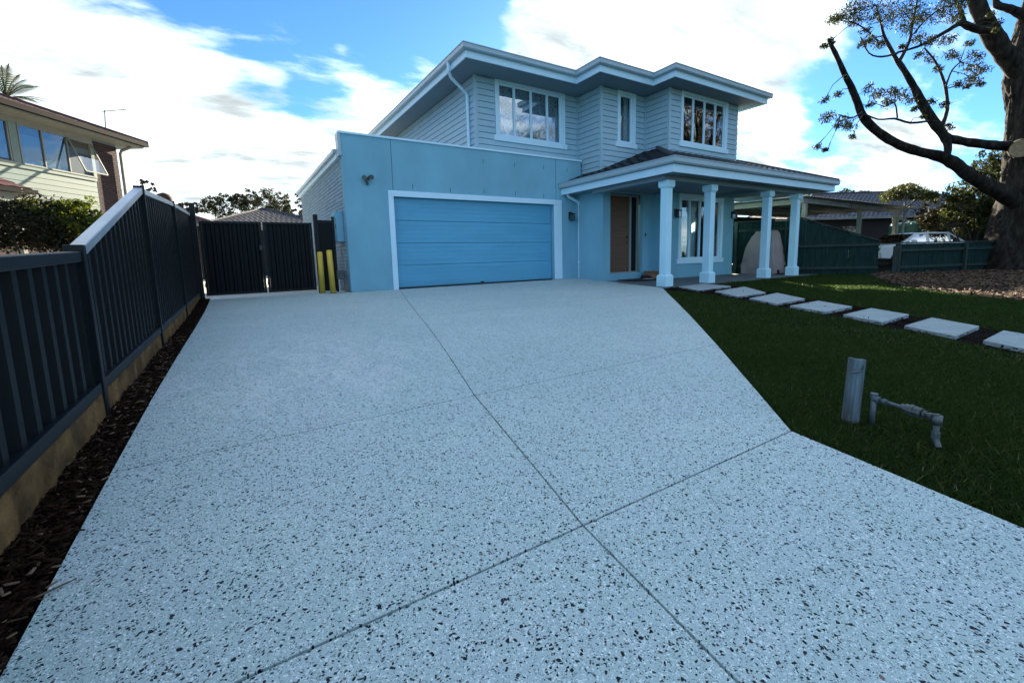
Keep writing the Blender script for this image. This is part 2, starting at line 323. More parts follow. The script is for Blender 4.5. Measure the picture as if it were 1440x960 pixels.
def adopt(root):
    for o in C.objects:
        if o.parent == root: o.matrix_parent_inverse = Matrix.Translation(root.location).inverted()
def leaves(centers, spread, count, size, aspect=.35, flat=.0, droop=.0):
    "count leaves (folded diamonds of 2 triangles) round every centre; returns V,F"
    cs = np.repeat(np.array(centers, float), count, axis=0); n = len(cs)
    sp = np.repeat(np.array(spread, float).reshape(-1, 1) if np.ndim(spread) else np.full((len(centers), 1), spread), count, axis=0)
    d = RNG.normal(size=(n, 3)); d /= np.linalg.norm(d, axis=1)[:, None]; rr = RNG.random((n, 1)) ** .5
    p = cs + d * rr * sp * np.array([1, 1, .72])
    a = RNG.normal(size=(n, 3)); a[:, 2] -= droop * 1.5; a /= np.linalg.norm(a, axis=1)[:, None]
    b = np.cross(a, RNG.normal(size=(n, 3)) + np.array([0, 0, flat * 3])); b /= np.linalg.norm(b, axis=1)[:, None]
    L = size * (.6 + .8 * RNG.random((n, 1))); W = L * aspect
    V = np.stack([p - a * L / 2, p + b * W / 2, p + a * L / 2, p - b * W / 2], axis=1).reshape(-1, 3)
    return V, np.arange(4 * n).reshape(-1, 4)
def cat_(ms):
    vs = []; fs = []; o = 0
    for v, f in ms: vs.append(v); fs.append(f + o); o += len(v)
    return np.concatenate(vs), np.concatenate(fs)

def zg(y): return float(np.interp(y, [-8, -5, 0, 1.4, 2.4, 3.5, 5, 6.8, 8.7, 10.4, 14], [-.50, -.45, -.24, -.18, -.14, -.105, -.085, -.075, -.05, .015, .02]))

# ------------------------------------------------------------------ ground, driveway, lawn
YS = [-60, -8, -5, -2.5, 0, .7, 1.4, 2.4, 3.5, 5, 6.8, 8.7, 10.4, 14, 60, 400]
def sheet(name, x0, x1, ys, m, dz, label, skewl=None, skewr=None):
    g = MB(); L = []
    for y in ys:
        a = x0 if skewl is None else skewl(y); b = x1 if skewr is None else skewr(y)
        L.append([(a, y, zg(y) + dz), (b, y, zg(y) + dz)])
    for i in range(len(L) - 1): g.add([L[i][0], L[i][1], L[i + 1][1], L[i + 1][0]], [(0, 1, 2, 3)])
    o = g.build(name, m); o['kind'] = 'structure'; o['label'] = label; return o
sheet('ground', -300, 300, YS, m_soil, -.10, 'earth under the whole place reaching the horizon')
far_ground = mat('far yard ground', (.40, .38, .34), .95, var=.4, vscale=.4, bump=.3, bscale=5)
sheet('yard_ground', -300, 300, [11.2, 14, 60, 400], far_ground, -.06, 'pale concrete and earth yards beyond the gate')
sheet('street_verge', -120, 120, [-60, -12, -8, -5.5], mat('verge grass', (.03, .06, .02), .95, var=.3, vscale=2), -.02, 'grass verge and street behind the viewpoint')

def xj(y): return float(np.interp(y, [-6, .47, 1.065, 2.42, 4.45, 10.4], [.55, .86, .93, 1.21, 1.76, 3.30]))      # long joint
def xr(y): return float(np.interp(y, [-6, 0, .25, 1.065, 2.35, 6.85], [1.9, 2.12, 2.19, 2.34, 3.71, 8.45]))          # right edge
DL = lambda y: float(np.interp(y, [-6, 1.4, 10.6], [-.55, -.54, -.52]))
drive = thing('driveway', 'wide exposed aggregate concrete driveway speckled with dark stones', None, kind='structure')
def sweep(name, fa, fb, ys, parent, m, top=0.0, thick=.06, ga=.004, gb=.004):
    g = MB(); n = len(ys)
    for i in range(n - 1):
        y0, y1 = ys[i], ys[i + 1]
        a0, a1, b0, b1 = fa(y0) + ga, fa(y1) + ga, fb(y0) - gb, fb(y1) - gb
        z0, z1 = zg(y0) + top, zg(y1) + top
        v = [(a0, y0, z0), (b0, y0, z0), (b1, y1, z1), (a1, y1, z1), (a0, y0, z0 - thick), (b0, y0, z0 - thick), (b1, y1, z1 - thick), (a1, y1, z1 - thick)]
        f = [(0, 1, 2, 3), (0, 3, 7, 4), (1, 5, 6, 2)]
        if i == 0: f.append((0, 4, 5, 1))
        if i == n - 2: f.append((3, 2, 6, 7))
        g.add(v, f)
    return g.build(name, m, parent)
def ysub(a, b):
    inner = [y for y in (-5, -2.5, 0, .25, .47, 1.065, 1.4, 2.35, 2.42, 3.5, 4.45, 5, 6.8, 8.7) if a + .02 < y < b - .02]
    return [a] + inner + [b]
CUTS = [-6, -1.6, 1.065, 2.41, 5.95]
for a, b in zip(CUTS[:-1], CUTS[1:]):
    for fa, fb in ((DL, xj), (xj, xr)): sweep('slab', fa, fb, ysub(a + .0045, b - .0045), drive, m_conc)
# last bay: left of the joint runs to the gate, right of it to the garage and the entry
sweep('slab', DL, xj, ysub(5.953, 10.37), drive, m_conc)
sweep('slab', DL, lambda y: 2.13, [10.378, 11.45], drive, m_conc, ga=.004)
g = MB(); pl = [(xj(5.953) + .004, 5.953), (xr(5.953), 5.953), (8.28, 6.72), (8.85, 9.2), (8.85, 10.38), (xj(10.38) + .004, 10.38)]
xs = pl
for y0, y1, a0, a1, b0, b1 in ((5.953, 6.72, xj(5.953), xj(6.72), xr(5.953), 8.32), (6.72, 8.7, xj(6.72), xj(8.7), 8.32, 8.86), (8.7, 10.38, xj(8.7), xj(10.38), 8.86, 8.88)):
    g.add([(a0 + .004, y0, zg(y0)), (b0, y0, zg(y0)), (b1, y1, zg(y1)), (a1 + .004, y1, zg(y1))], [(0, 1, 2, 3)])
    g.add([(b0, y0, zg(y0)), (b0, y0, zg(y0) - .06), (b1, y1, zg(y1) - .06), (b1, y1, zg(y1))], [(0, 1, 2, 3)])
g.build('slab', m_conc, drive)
sheet('joint_bed', 0, 0, [-6, -5, -2.5, 0, 1.065, 1.4, 2.4, 3.5, 5, 6.8, 8.7, 10.4], m_joint, -.02, 'dark filler seen in the saw cut joints of the driveway', lambda y: DL(y) + .01, lambda y: min(xr(y) - .02, 8.8))

# lawn sheet with the driveway edge cut along its boundary
def lawn_left(y): return xr(y) + .035 if y < 6.7 else 8.5
LY = [-6, -5, -2.5, 0, .25, 1.065, 1.4, 2.35, 2.4, 3.5, 5, 6.72]
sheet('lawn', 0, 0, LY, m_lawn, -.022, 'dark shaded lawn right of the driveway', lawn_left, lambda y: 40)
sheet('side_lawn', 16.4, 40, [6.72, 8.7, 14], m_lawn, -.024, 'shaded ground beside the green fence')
# grass blades: dense close to the camera, thinner far off
MULCH = [(16.4, 5.5), (14.6, 4.75), (12.8, 3.95), (11.75, 3.25), (11.15, 2.5), (10.6, 1.6), (10.0, .6), (9.2, -1.0), (26, -1.0), (26, 5.5)]
STONES = [[(8.10, 5.62), (8.62, 6.50), (9.72, 6.60), (9.42, 5.72)],
          [(7.50, 4.42), (8.05, 5.22), (9.40, 5.40), (8.50, 4.46)], [(6.95, 3.48), (7.34, 4.12), (8.55, 4.28), (7.92, 3.52)],
          [(6.61, 2.69), (6.87, 3.25), (7.82, 3.28), (7.46, 2.69)], [(6.31, 1.97), (6.56, 2.46), (7.52, 2.49), (7.23, 1.99)],
          [(5.99, 1.28), (6.27, 1.76), (7.17, 1.76), (6.87, 1.29)], [(5.68, .62), (5.94, 1.08), (6.80, 1.10), (6.55, .64)], [(5.40, -.02), (5.65, .44), (6.48, .45), (6.24, -.01)]]
TRENCH_L = [(7.95, 6.6), (7.93, 5.6), (7.36, 4.40), (6.84, 3.46), (6.53, 2.68), (6.24, 1.96), (5.92, 1.26), (5.58, .55), (5.25, -.1)]
TRENCH_R = [(9.95, 6.66), (9.75, 5.75), (9.48, 5.40), (8.68, 4.30), (7.95, 3.30), (7.62, 2.50), (7.27, 1.77), (6.90, 1.08), (6.50, .30)]
def inpoly(P, poly):
    x, y = P[:, 0], P[:, 1]; c = np.zeros(len(P), bool); j = len(poly) - 1
    for i in range(len(poly)):
        xi, yi = poly[i]; xj_, yj_ = poly[j]
        k = ((yi > y) != (yj_ > y)) & (x < (xj_ - xi) * (y - yi) / (yj_ - yi + 1e-12) + xi); c ^= k; j = i
    return c
TR = TRENCH_L + TRENCH_R[::-1]
yy_ = np.linspace(-6, 7, 60); xr_ = np.array([xr(q) for q in yy_]); zg_ = np.array([zg(q) for q in yy_])
def grass(n, x0, x1, y0, y1, h, wd, name):
    P = np.stack([RNG.uniform(x0, x1, n), RNG.uniform(y0, y1, n)], 1)
    k = (P[:, 0] > np.interp(P[:, 1], yy_, xr_) + .008 + RNG.random(n) ** 2 * .04) & ~inpoly(P, MULCH) & ~inpoly(P, TR) & ~((P[:, 1] > 6.62) & (P[:, 0] < 16.5)) & ((P[:, 1] < 6.55) | (P[:, 0] > 9.0))
    P = P[k]; n = len(P); hh = h * (.5 + RNG.random(n)) * (.75 + .5 * np.sin(P[:, 0] * 2.1 + np.sin(P[:, 1] * 3)) ** 2)
    z = np.interp(P[:, 1], yy_, zg_) - .024; th = RNG.uniform(0, 2 * np.pi, n); wx, wy = np.cos(th) * wd / 2, np.sin(th) * wd / 2
    ln = RNG.normal(size=(n, 2)) * hh[:, None] * .75
    a = np.stack([P[:, 0] - wx, P[:, 1] - wy, z], 1); b = np.stack([P[:, 0] + wx, P[:, 1] + wy, z], 1); c = np.stack([P[:, 0] + ln[:, 0], P[:, 1] + ln[:, 1], z + hh], 1)
    V = np.stack([a, b, c], 1).reshape(-1, 3); return V, np.arange(3 * n).reshape(-1, 3)
gv = cat_([grass(330000, 1.9, 5.2, -1.2, 3.4, .026, .005, 'g'), grass(230000, 3.2, 10.5, -1.0, 7, .030, .009, 'g'), grass(110000, 8.5, 17.5, .5, 8, .035, .014, 'g')])
o = npmesh('grass', gv[0], gv[1], m_grass); tag(o, 'short dark green grass covering the front yard', 'grass', kind='stuff')
ol = cat_([grass(26000, 1.9, 5.2, -1.2, 3.4, .030, .005, 'o'), grass(22000, 4, 14, -1, 7, .032, .011, 'o')]); o = npmesh('olive_grass', ol[0], ol[1], mat('olive blade', (.075, .080, .022), .8, island=.7, spec=.1)); tag(o, 'paler olive blades standing among the dark lawn', 'grass', kind='stuff')
dead = grass(6500, 2.0, 7, -1, 5, .024, .005, 'd'); o = npmesh('dry_grass', dead[0], dead[1], mat('straw', (.22, .18, .10), .9)); tag(o, 'dry straw coloured blades scattered in the lawn', 'grass', kind='stuff')

# mulch beds
def chips(poly, n, L, zf, name, m, label, cat):
    P0 = np.array(poly); lo, hi = P0.min(0), P0.max(0); P = RNG.uniform(lo, hi, (n * 2, 2)); P = P[inpoly(P, poly)][:n]; n = len(P)
    l = L * (.35 + 1.1 * RNG.random(n) ** 1.5); wdt = l * (.16 + .22 * RNG.random(n)); t = .002 + .003 * RNG.random(n)
    z = zf(P) + RNG.random(n) * .022
    q = RNG.normal(size=(n, 3)); q[:, 2] *= .2; q /= np.linalg.norm(q, axis=1)[:, None]
    upv = np.stack([RNG.normal(size=n) * .35, RNG.normal(size=n) * .35, np.ones(n)], 1); b = np.cross(upv, q); b /= np.linalg.norm(b, axis=1)[:, None]; c = np.cross(q, b)
    c0 = np.stack([P[:, 0], P[:, 1], z], 1); V = []
    for sx, sy, sz in ((-1, -.6, -1), (1, -.9, -1), (.8, 1, -1), (-1, .7, -1), (-1, -.6, 1), (1, -.9, 1), (.8, 1, 1), (-1, .7, 1)):
        V.append(c0 + q * (l * sx / 2)[:, None] + b * (wdt * sy / 2)[:, None] + c * (t * sz / 2)[:, None])
    V = np.stack(V, 1).reshape(-1, 3); base = np.array([(4, 5, 6, 7), (0, 1, 5, 4), (1, 2, 6, 5), (2, 3, 7, 6), (3, 0, 4, 7)]); Fq = (base[None] + 8 * np.arange(n)[:, None, None]).reshape(-1, 4)
    o = npmesh(name, V, Fq, m); tag(o, label, cat, kind='stuff'); return o
XF = -.69
zf = lambda P: np.interp(P[:, 1], [-8, -5, 0, 1.4, 2.4, 3.5, 5, 6.8, 8.7, 10.4, 14], [-.50, -.45, -.24, -.18, -.14, -.105, -.085, -.075, -.05, .015, .02]) + .004
sheet('garden_bed', -.72, -.53, [-6, -5, -2.5, 0, 1.4, 2.4, 3.5, 5, 6.8, 8.7, 10.9], m_soil, -.012, 'narrow dark mulch strip between fence and driveway')
chips([(-.70, -.5), (-.545, -.5), (-.545, 4), (-.70, 4)], 9000, .034, zf, 'bark_mulch', m_bark_chip, 'dark bark chips in the strip beside the driveway', 'mulch')
m_pale = mat('pale bark strand', (.12, .085, .055), .9, var=.2, vscale=30, island=.8, spec=.1)
chips([(-.70, -.2), (-.52, -.2), (-.52, 6), (-.70, 6)], 520, .026, lambda P: zf(P) + .014, 'bark_strand', m_pale, 'pale bark strands on top of the dark mulch strip', 'mulch')
chips([(-.70, 4), (-.545, 4), (-.53, 10.8), (-.70, 10.8)], 5200, .045, zf, 'bark_mulch', m_bark_chip, 'dark bark chips at the far end of the fence strip', 'mulch')
for gsh in ((TR, 'path_trench', 'dark mulch trench under the stepping stones', -.015), (MULCH, 'mulch_bed', 'brown mulched ground round the big tree', -.008)):
    g = MB(); v = [(p[0], p[1], zg(p[1]) + gsh[3]) for p in gsh[0]]
    if gsh[1] == 'path_trench':
        nL = len(TRENCH_L); A = v[:nL]; B = v[nL:][::-1]
        for i in range(nL - 1): g.add([A[i], A[i + 1], B[i + 1], B[i]], [(0, 1, 2, 3)])
    else:
        for i in range(len(MULCH) - 3):
            y0, y1 = MULCH[i][1], MULCH[i + 1][1]
            g.add([(MULCH[i][0], y0, zg(y0) + gsh[3]), (MULCH[i + 1][0], y1, zg(y1) + gsh[3]), (30, y1, zg(y1) + gsh[3]), (30, y0, zg(y0) + gsh[3])], [(0, 1, 2, 3)])
    o = g.build(gsh[1], m_soil); o['kind'] = 'structure'; o['label'] = gsh[2]
chips(TR, 6000, .05, lambda P: zf(P) - .012, 'bark_mulch', m_bark_chip, 'dark bark chips between the stepping stones', 'mulch')
chips(MULCH, 26000, .12, zf, 'leaf_litter', m_bark_chip2, 'brown bark and leaf litter round the big gum tree', 'mulch')
for k, q in enumerate(STONES):
    lab = ['pale stepping stone touching the verandah, partly behind the first column', 'second pale stepping stone out from the verandah', 'third pale stepping stone out from the verandah', 'fourth pale stepping stone, in the middle of the path',
           'fifth pale stepping stone, up the lawn from the old post', 'sixth pale stepping stone, second from the picture edge', 'seventh pale stepping stone, cut by the right edge of the picture', 'eighth pale stepping stone, past the right edge of the picture'][k]
    cx_ = sum(p[0] for p in q) / 4; cy_ = sum(p[1] for p in q) / 4; zt = zg(cy_) + .024
    o = MB().prism([(p[0] - cx_, p[1] - cy_) for p in q], -.09, 0).build('stepping_stone', m_paver, bev=.006); o.location = (cx_, cy_, zt)
    o.rotation_euler = (math.atan((zg(cy_ + .3) - zg(cy_ - .3)) / .6) + R(random.uniform(-.5, .5)), R(random.uniform(-.4, .4)), 0)
    tag(o, lab, 'stepping stone', 'pale stepping stones leading to the verandah')
g = MB().prism([(8.34, 6.72), (16.4, 6.66), (16.4, 9.2), (14.4, 12), (10.98, 9.3), (8.87, 9.3), (8.87, 9.2)], lambda p: -.2, lambda p: zg(6.7) + .004 if p[1] < 7 else -.045)
o = g.build('verandah_floor', m_floor); o['kind'] = 'structure'; o['label'] = 'grey concrete floor of the verandah'

# ------------------------------------------------------------------ steel fence on the left
fence = thing('steel_fence', 'long dark ribbed steel fence stepping up along the left of the driveway', 'fence', (XF, 3.2, -.1))
POSTS = [-1.6, .8, 3.2, 5.45, 8.02, 10.8]
TOP = {-1.6: .62, .8: .70, 3.2: .82, 5.45: 1.46, 8.02: 1.62, 10.8: 1.74}
BOT = lambda y: float(np.interp(y, [-1.6, 1.9, 3.2, 5.4, 8, 10.9], [-.02, .04, .06, .085, .11, .13]))
def sheet_prof(ya, yb, zb, zt, x, pitch=.152, depth=.032):
    "trapezoid ribs; returns MB with front face towards +x"
    g = MB(); ys = []; y = ya; k = 0
    prof = [(0, 0), (.30, 0), (.42, 1), (.88, 1)]
    while y < yb:
        for u, d_ in prof:
            if y + u * pitch < yb: ys.append((y + u * pitch, d_))
        y += pitch
    ys.append((yb, ys[-1][1]))
    v = []
    for (yy, d_) in ys: v += [(x - d_ * depth, yy, zb(yy)), (x - d_ * depth, yy, zt(yy)), (x - d_ * depth - .002, yy, zb(yy)), (x - d_ * depth - .002, yy, zt(yy))]
    f = []
    for i in range(len(ys) - 1): a = 4 * i; f += [(a, a + 4, a + 5, a + 1), (a + 2, a + 3, a + 7, a + 6)]
    return g.add(v, f)
for i in range(len(POSTS) - 1):
    a, b = POSTS[i], POSTS[i + 1]; za, zb_ = TOP[a], TOP[b]
    if i == 1: za, zb_ = .72, .815
    if i == 2: za, zb_ = .84, 1.46
    zt = lambda y, a=a, b=b, za=za, zb_=zb_: za + (zb_ - za) * (y - a) / (b - a)
    sheet_prof(a + .03, b - .03, lambda y: BOT(y) + .01, lambda y: zt(y) - .012, XF - .018).build('fence_panel', m_fence, fence)
    rh = .055
    g = MB(); 
    for (xa, xb_) in ((XF - .064, XF + .002),):
        v = [(xa, a + .025, zt(a) - rh), (xb_, a + .025, zt(a) - rh), (xb_, a + .025, zt(a)), (xa, a + .025, zt(a)), (xa, b - .025, zt(b) - rh), (xb_, b - .025, zt(b) - rh), (xb_, b - .025, zt(b)), (xa, b - .025, zt(b))]
        g.add(v, [(0, 1, 2, 3), (7, 6, 5, 4), (0, 4, 5, 1), (1, 5, 6, 2), (2, 6, 7, 3), (3, 7, 4, 0)])
    g.build('top_rail', m_cap if i >= 2 else m_fencerail, fence, bev=.005)
    g = MB(); v = [(XF - .064, a + .025, BOT(a) - .012), (XF + .004, a + .025, BOT(a) - .012), (XF + .004, a + .025, BOT(a) + .045), (XF - .064, a + .025, BOT(a) + .045), (XF - .064, b - .025, BOT(b) - .012), (XF + .004, b - .025, BOT(b) - .012), (XF + .004, b - .025, BOT(b) + .045), (XF - .064, b - .025, BOT(b) + .045)]
    g.add(v, [(0, 1, 2, 3), (7, 6, 5, 4), (0, 4, 5, 1), (1, 5, 6, 2), (2, 6, 7, 3), (3, 7, 4, 0)])
    g.build('bottom_rail', m_fencerail, fence, bev=.004)
    g = MB(); n = 40; rowsv = []
    for k in range(n + 1):                                   # plinth sleeper with a rough split face
        y = a + (b - a) * k / n; dx = random.uniform(-.007, .010)
        rowsv += [(XF - .055, y, BOT(y) - .015), (XF - .004 + dx, y, BOT(y) - .015), (XF - .002 + dx, y, BOT(y) - .10), (XF + dx, y, BOT(y) - .30), (XF - .055, y, BOT(y) - .30)]
    f = []
    for k in range(n):
        for j in range(4): q = 5 * k + j; f.append((q, q + 5, q + 6, q + 1))
    g.add(rowsv, f).build('plinth_sleeper', m_plinth, fence)
for y in POSTS:
    zt = TOP[y] + (.02 if y != 3.2 else .03)
    MB().box(XF - .068, XF + .012, y - .026, y + .026, zg(y) - .3, zt).build('fence_post', m_fencerail, fence, bev=.004)
adopt(fence)

# ------------------------------------------------------------------ gate
GY = 10.9
def gate_leaf(x0, x1, label, knob):
    t = thing('driveway_gate', label, 'gate', (x0, GY, .06), 'leaves of the double driveway gate')
    f = MB(); zb, zt = .085, 1.60
    f.box(x0, x0 + .045, GY - .02, GY + .02, zb, zt); f.box(x1 - .045, x1, GY - .02, GY + .02, zb, zt); f.box(x0 + .046, x1 - .046, GY - .019, GY + .019, zt - .05, zt - .001); f.box(x0 + .046, x1 - .046, GY - .019, GY + .019, zb + .001, zb + .05)
    f.build('gate_frame', m_fencerail, t, bev=.004)
    g = MB(); x = x0 + .046; pitch = .152; pts = []
    while x < x1 - .05:
        for u, d_ in ((0, 0), (.30, 0), (.42, 1), (.88, 1)):
            if x + u * pitch < x1 - .046: pts.append((x + u * pitch, d_))
        x += pitch
    pts.append((x1 - .046, pts[-1][1])); v = []
    for (xx, d_) in pts: v += [(xx, GY - .012 + d_ * .026, zb + .05), (xx, GY - .012 + d_ * .026, zt - .05)]
    g.add(v, [(2 * i, 2 * i + 1, 2 * i + 3, 2 * i + 2) for i in range(len(pts) - 1)]).build('gate_sheet', m_fence, t)
    if knob: MB().box(knob - .03, knob + .03, GY - .05, GY - .021, 1.0, 1.10).build('latch', m_black, t, bev=.005)
    for zh in (.3, 1.35):
        xh = x0 if not knob or knob > x0 + .5 else x1
        MB().tube([(xh + .0, GY - .026, zh - .04), (xh, GY - .026, zh + .04)], .012, 8).build('hinge', m_black, t)
    adopt(t)
gate_leaf(-.575, .515, 'left leaf of the black sheet metal driveway gate, beside the long fence', .47)
gate_leaf(.545, 1.515, 'right leaf of the black sheet metal driveway gate, nearest the yellow bollards', None)
for x, zt, lab in ((-.655, 1.93, 'tall black gate post where the long fence meets the gate'), (1.60, 1.77, 'black gate post behind the yellow bollards'), (1.97, 1.73, 'thin black post against the brick side wall')):
    w2 = .045 if x < 1.9 else .025
    t = thing('gate_post', lab, 'post', (x, GY, 0)); MB().box(x - w2, x + w2, GY - w2, GY + w2, -.1, zt).build('post_shaft', m_fencerail, t, bev=.004); MB().box(x - w2 - .006, x + w2 + .006, GY - w2 - .006, GY + w2 + .006, zt, zt + .015).build('post_cap', m_black, t, bev=.003); adopt(t)
t = thing('infill_panel', 'narrow black sheet panel between gate post and brick wall', 'fence panel', (1.8, GY, 0))
MB().box(1.65, 1.944, GY - .012, GY + .012, .05, 1.66).build('panel_sheet', m_fence, t); MB().box(1.647, 1.944, GY - .022, GY + .022, 1.60, 1.662).build('panel_rail', m_fencerail, t); adopt(t)
for (x, y, h, tx, lab) in ((1.605, 10.72, .93, .008, 'left one of two yellow bollards by the gate post'), (1.78, 10.42, .96, -.02, 'right one of two yellow bollards, nearer the house')):
    t = thing('yellow_bollard', lab, 'bollard', (x, y, 0), 'yellow bollards by the gate')
    MB().tube([(x, y, .005), (x + tx, y, h)], .058, 20).build('bollard_pipe', m_yellow, t, True); MB().tube([(x + tx, y, h), (x + tx, y, h + .012), (x + tx, y, h + .018)], [.058, .052, .03], 20).build('bollard_cap', m_yellow, t, True)
    MB().tube([(x, y, -.02), (x, y, .02)], .07, 20).build('base_collar', m_joint, t); adopt(t)

# ------------------------------------------------------------------ the house
house = thing('two_storey_house', 'blue grey two storey house with garage, verandah columns and weatherboard upper floor', 'house', (9, 9, 0))
P = lambda mb, name, m, par=None, **k: mb.build(name, m, par or house, **k)
YA, YB, YC, ZS = 10.63, 9.63, 8.75, 5.43
XA, XB, XC, XD = 5.66, 9.15, 10.98, 14.40
GYW = 10.40
# garage wall with opening
OX0, OX1, OZ = 3.27, 8.02, 2.205
wl = MB(); wl.box(2.17, OX0, GYW, GYW + .2, -.1, 3.50); wl.box(OX0 + .0005, OX1 - .0005, GYW, GYW + .2, OZ, 3.50); wl.box(OX1, 9.06, GYW, GYW + .2, -.1, 3.50)
P(wl, 'garage_wall', m_render)
for x in (3.275, 8.10): P(MB().box(x - .004, x + .004, GYW - .0022, GYW + .001, OZ + .13 if x < 5 else OZ + .13, 3.50), 'control_joint', m_joint)
for x, z in ((3.76, 2.46), (4.74, 2.43), (5.71, 2.46), (6.69, 2.45), (7.66, 2.44), (5.71, 3.22), (6.69, 3.21), (7.67, 3.23), (8.53, 3.23)):
    P(MB().box(x - .006, x + .006, GYW - .003, GYW + .001, z - .055, z + .055), 'weep_slot', m_joint)
P(MB().box(2.12, 9.08, GYW - .035, GYW + .23, 3.50, 3.545), 'parapet_cap', m_trim, bev=.004)
P(MB().box(2.105, 2.168, GYW - .02, GYW + .24, 3.03, 3.499), 'parapet_end', m_gutter, bev=.004)
P(MB().box(2.172, 5.6, GYW + .21, 17.6, 2.96, 3.02).box(5.58, 9.1, GYW + .21, 10.60, 2.96, 3.02), 'garage_roof', m_gutter)
# garage door
gd = P(MB().box(OX0 + .004, OX1 - .004, GYW + .155, GYW + .17, .03, OZ), 'garage_door', m_door)
ph = (OZ - .05) / 4
for k in range(4):
    z0 = .045 + k * ph; pp = MB(); nr = 5
    pp.box(OX0 + .02, OX1 - .02, GYW + .125, GYW + .154, z0 + .004, z0 + ph - .005)
    for j in range(nr):
        zz0 = z0 + .012 + (ph - .02) * j / nr; pp.box(OX0 + .021, OX1 - .021, GYW + .119, GYW + .1255, zz0, zz0 + (ph - .02) / nr - .006)
    P(pp, 'door_panel', m_door, gd)
P(MB().box(OX0 + .02, OX1 - .02, GYW + .115, GYW + .16, -.06, .042), 'bottom_seal', m_black, gd)
P(MB().box(5.58, 5.68, GYW + .09, GYW + .118, .06, .09), 'lift_handle', m_black, gd)
TW = .125
P(MB().box(OX0 - TW, OX0 - .001, GYW - .028, GYW + .12, .0, OZ + .0), 'garage_trim', m_trim, bev=.004)
P(MB().box(OX1 + .001, OX1 + .28, GYW - .028, GYW + .12, .03, OZ + .0), 'garage_trim', m_trim, bev=.004)
P(MB().box(OX0 - TW, OX1 + .28, GYW - .030, GYW + .12, OZ + .001, OZ + .135), 'garage_trim', m_trim, bev=.004)
# brick side wall of the garage
P(MB().box(2.185, 2.38, GYW + .2, 17.6, -.1, 3.06), 'side_wall', m_mortar)
g = MB(); cz = 0; z = -.04
while z < 3.0:
    y = GYW + .205 - (.12 if cz % 2 else 0)
    while y < 17.5:
        a = max(y, GYW + .205); b = min(y + .228, 17.58)
        if b - a > .03: j = random.uniform(-.002, .002); g.box(2.168 + j, 2.19, a, b, z, z + .074)
        y += .24
    z += .086; cz += 1
tag(P(g, 'side_brick', m_brickp), kind='stuff')
P(MB().box(2.04, 2.15, GYW + .25, 17.7, 3.12, 3.21), 'side_gutter', m_gutter, bev=.01)
P(MB().box(2.10, 2.19, GYW + .21, 17.7, 3.01, 3.115), 'side_fascia', m_trim)
mbx = P(MB().box(2.02, 2.166, 10.72, 11.28, 1.17, 1.86), 'meter_box', m_render, bev=.008)
P(MB().box(2.012, 2.0195, 10.745, 11.255, 1.20, 1.83), 'meter_door', m_render, mbx); P(MB().box(2.002, 2.0115, 10.78, 10.80, 1.48, 1.56), 'box_latch', m_black, mbx)
# services at the foot of the side wall
gm = thing('gas_meter', 'small grey gas meter and pipes at the foot of the brick wall', 'gas meter', (2.05, 10.7, 0))
MB().box(1.96, 2.13, 10.80, 11.0, .30, .52).build('meter_body', m_galv, gm, bev=.02)
MB().tube([(2.0, 10.82, .0), (2.0, 10.82, .38)], .012, 8).build('pipe', m_white, gm); MB().tube([(2.09, 10.66, .0), (2.09, 10.66, .27), (2.09, 10.80, .33)], .013, 8).build('pipe', m_galv, gm); MB().tube([(2.08, 10.55, .0), (2.08, 10.55, .16)], .02, 8).build('valve', m_endgrain, gm); adopt(gm)

# render walls of the entry and ground floor
P(MB().box(8.87, 9.06, 9.35, GYW - .002, -.1, 2.52), 'entry_side_wall', m_render)
EW = 9.25
DX0, DX1, DZ0, DZ1 = 9.16, 10.50, .16, 2.47
wl = MB(); wl.box(8.87, DX0, EW, EW + .1, -.1, 2.52); wl.box(DX0 + .0005, DX1 - .0005, EW - .0, EW + .1, DZ1, 2.70); wl.box(DX1, XC + .1, EW, EW + .1, -.1, 2.70)
wl.box(DX0 + .0005, DX1 - .0005, EW - .01, EW + .28, -.1, DZ0)
P(wl, 'entry_wall', m_render)
wl = MB(); GX0, GX1, GZ0, GZ1 = 11.62, 13.62, .52, 2.36
wl.box(XC, GX0, YC, YC + .2, -.12, 2.70); wl.box(GX1, XD, YC, YC + .2, -.12, 2.70); wl.box(GX0 + .0005, GX1 - .0005, YC, YC + .2, -.12, GZ0); wl.box(GX0 + .0005, GX1 - .0005, YC, YC + .2, GZ1, 2.70); wl.box(XC - .001, XC + .1, YC + .2005, EW + .02, -.12, 2.70); wl.box(XD - .2, XD, YC + .2005, 21, -.12, 2.70)
P(wl, 'lower_wall', m_render)
# front door
fd = P(MB().box(DX0 + .001, DX0 + .06, EW + .17, EW + .27, DZ0, DZ1 - .001).box(DX0 + .96, DX0 + 1.04, EW + .17, EW + .27, DZ0, DZ1 - .001).box(DX1 - .06, DX1 - .001, EW + .17, EW + .27, DZ0, DZ1 - .001).box(DX0 + .0605, DX1 - .0605, EW + .171, EW + .27, DZ1 - .06, DZ1 - .0015).box(DX0 + .0605, DX1 - .0605, EW + .10, EW + .27, DZ0 + .001, DZ0 + .035), 'front_door', mat('door frame paint', (.24, .27, .27), .5))
for k in range(11):
    z0 = DZ0 + .04 + k * (2.365 - .16 + .0) / 11; P(MB().box(DX0 + .063, DX0 + .957, EW + .20, EW + .235, z0, z0 + (2.365 - .16) / 11 - .005), 'door_board', m_wood, fd)
P(MB().box(DX0 + .063, DX0 + .957, EW + .215, EW + .24, DZ0 + .036, DZ1 - .061), 'door_core', m_black, fd)
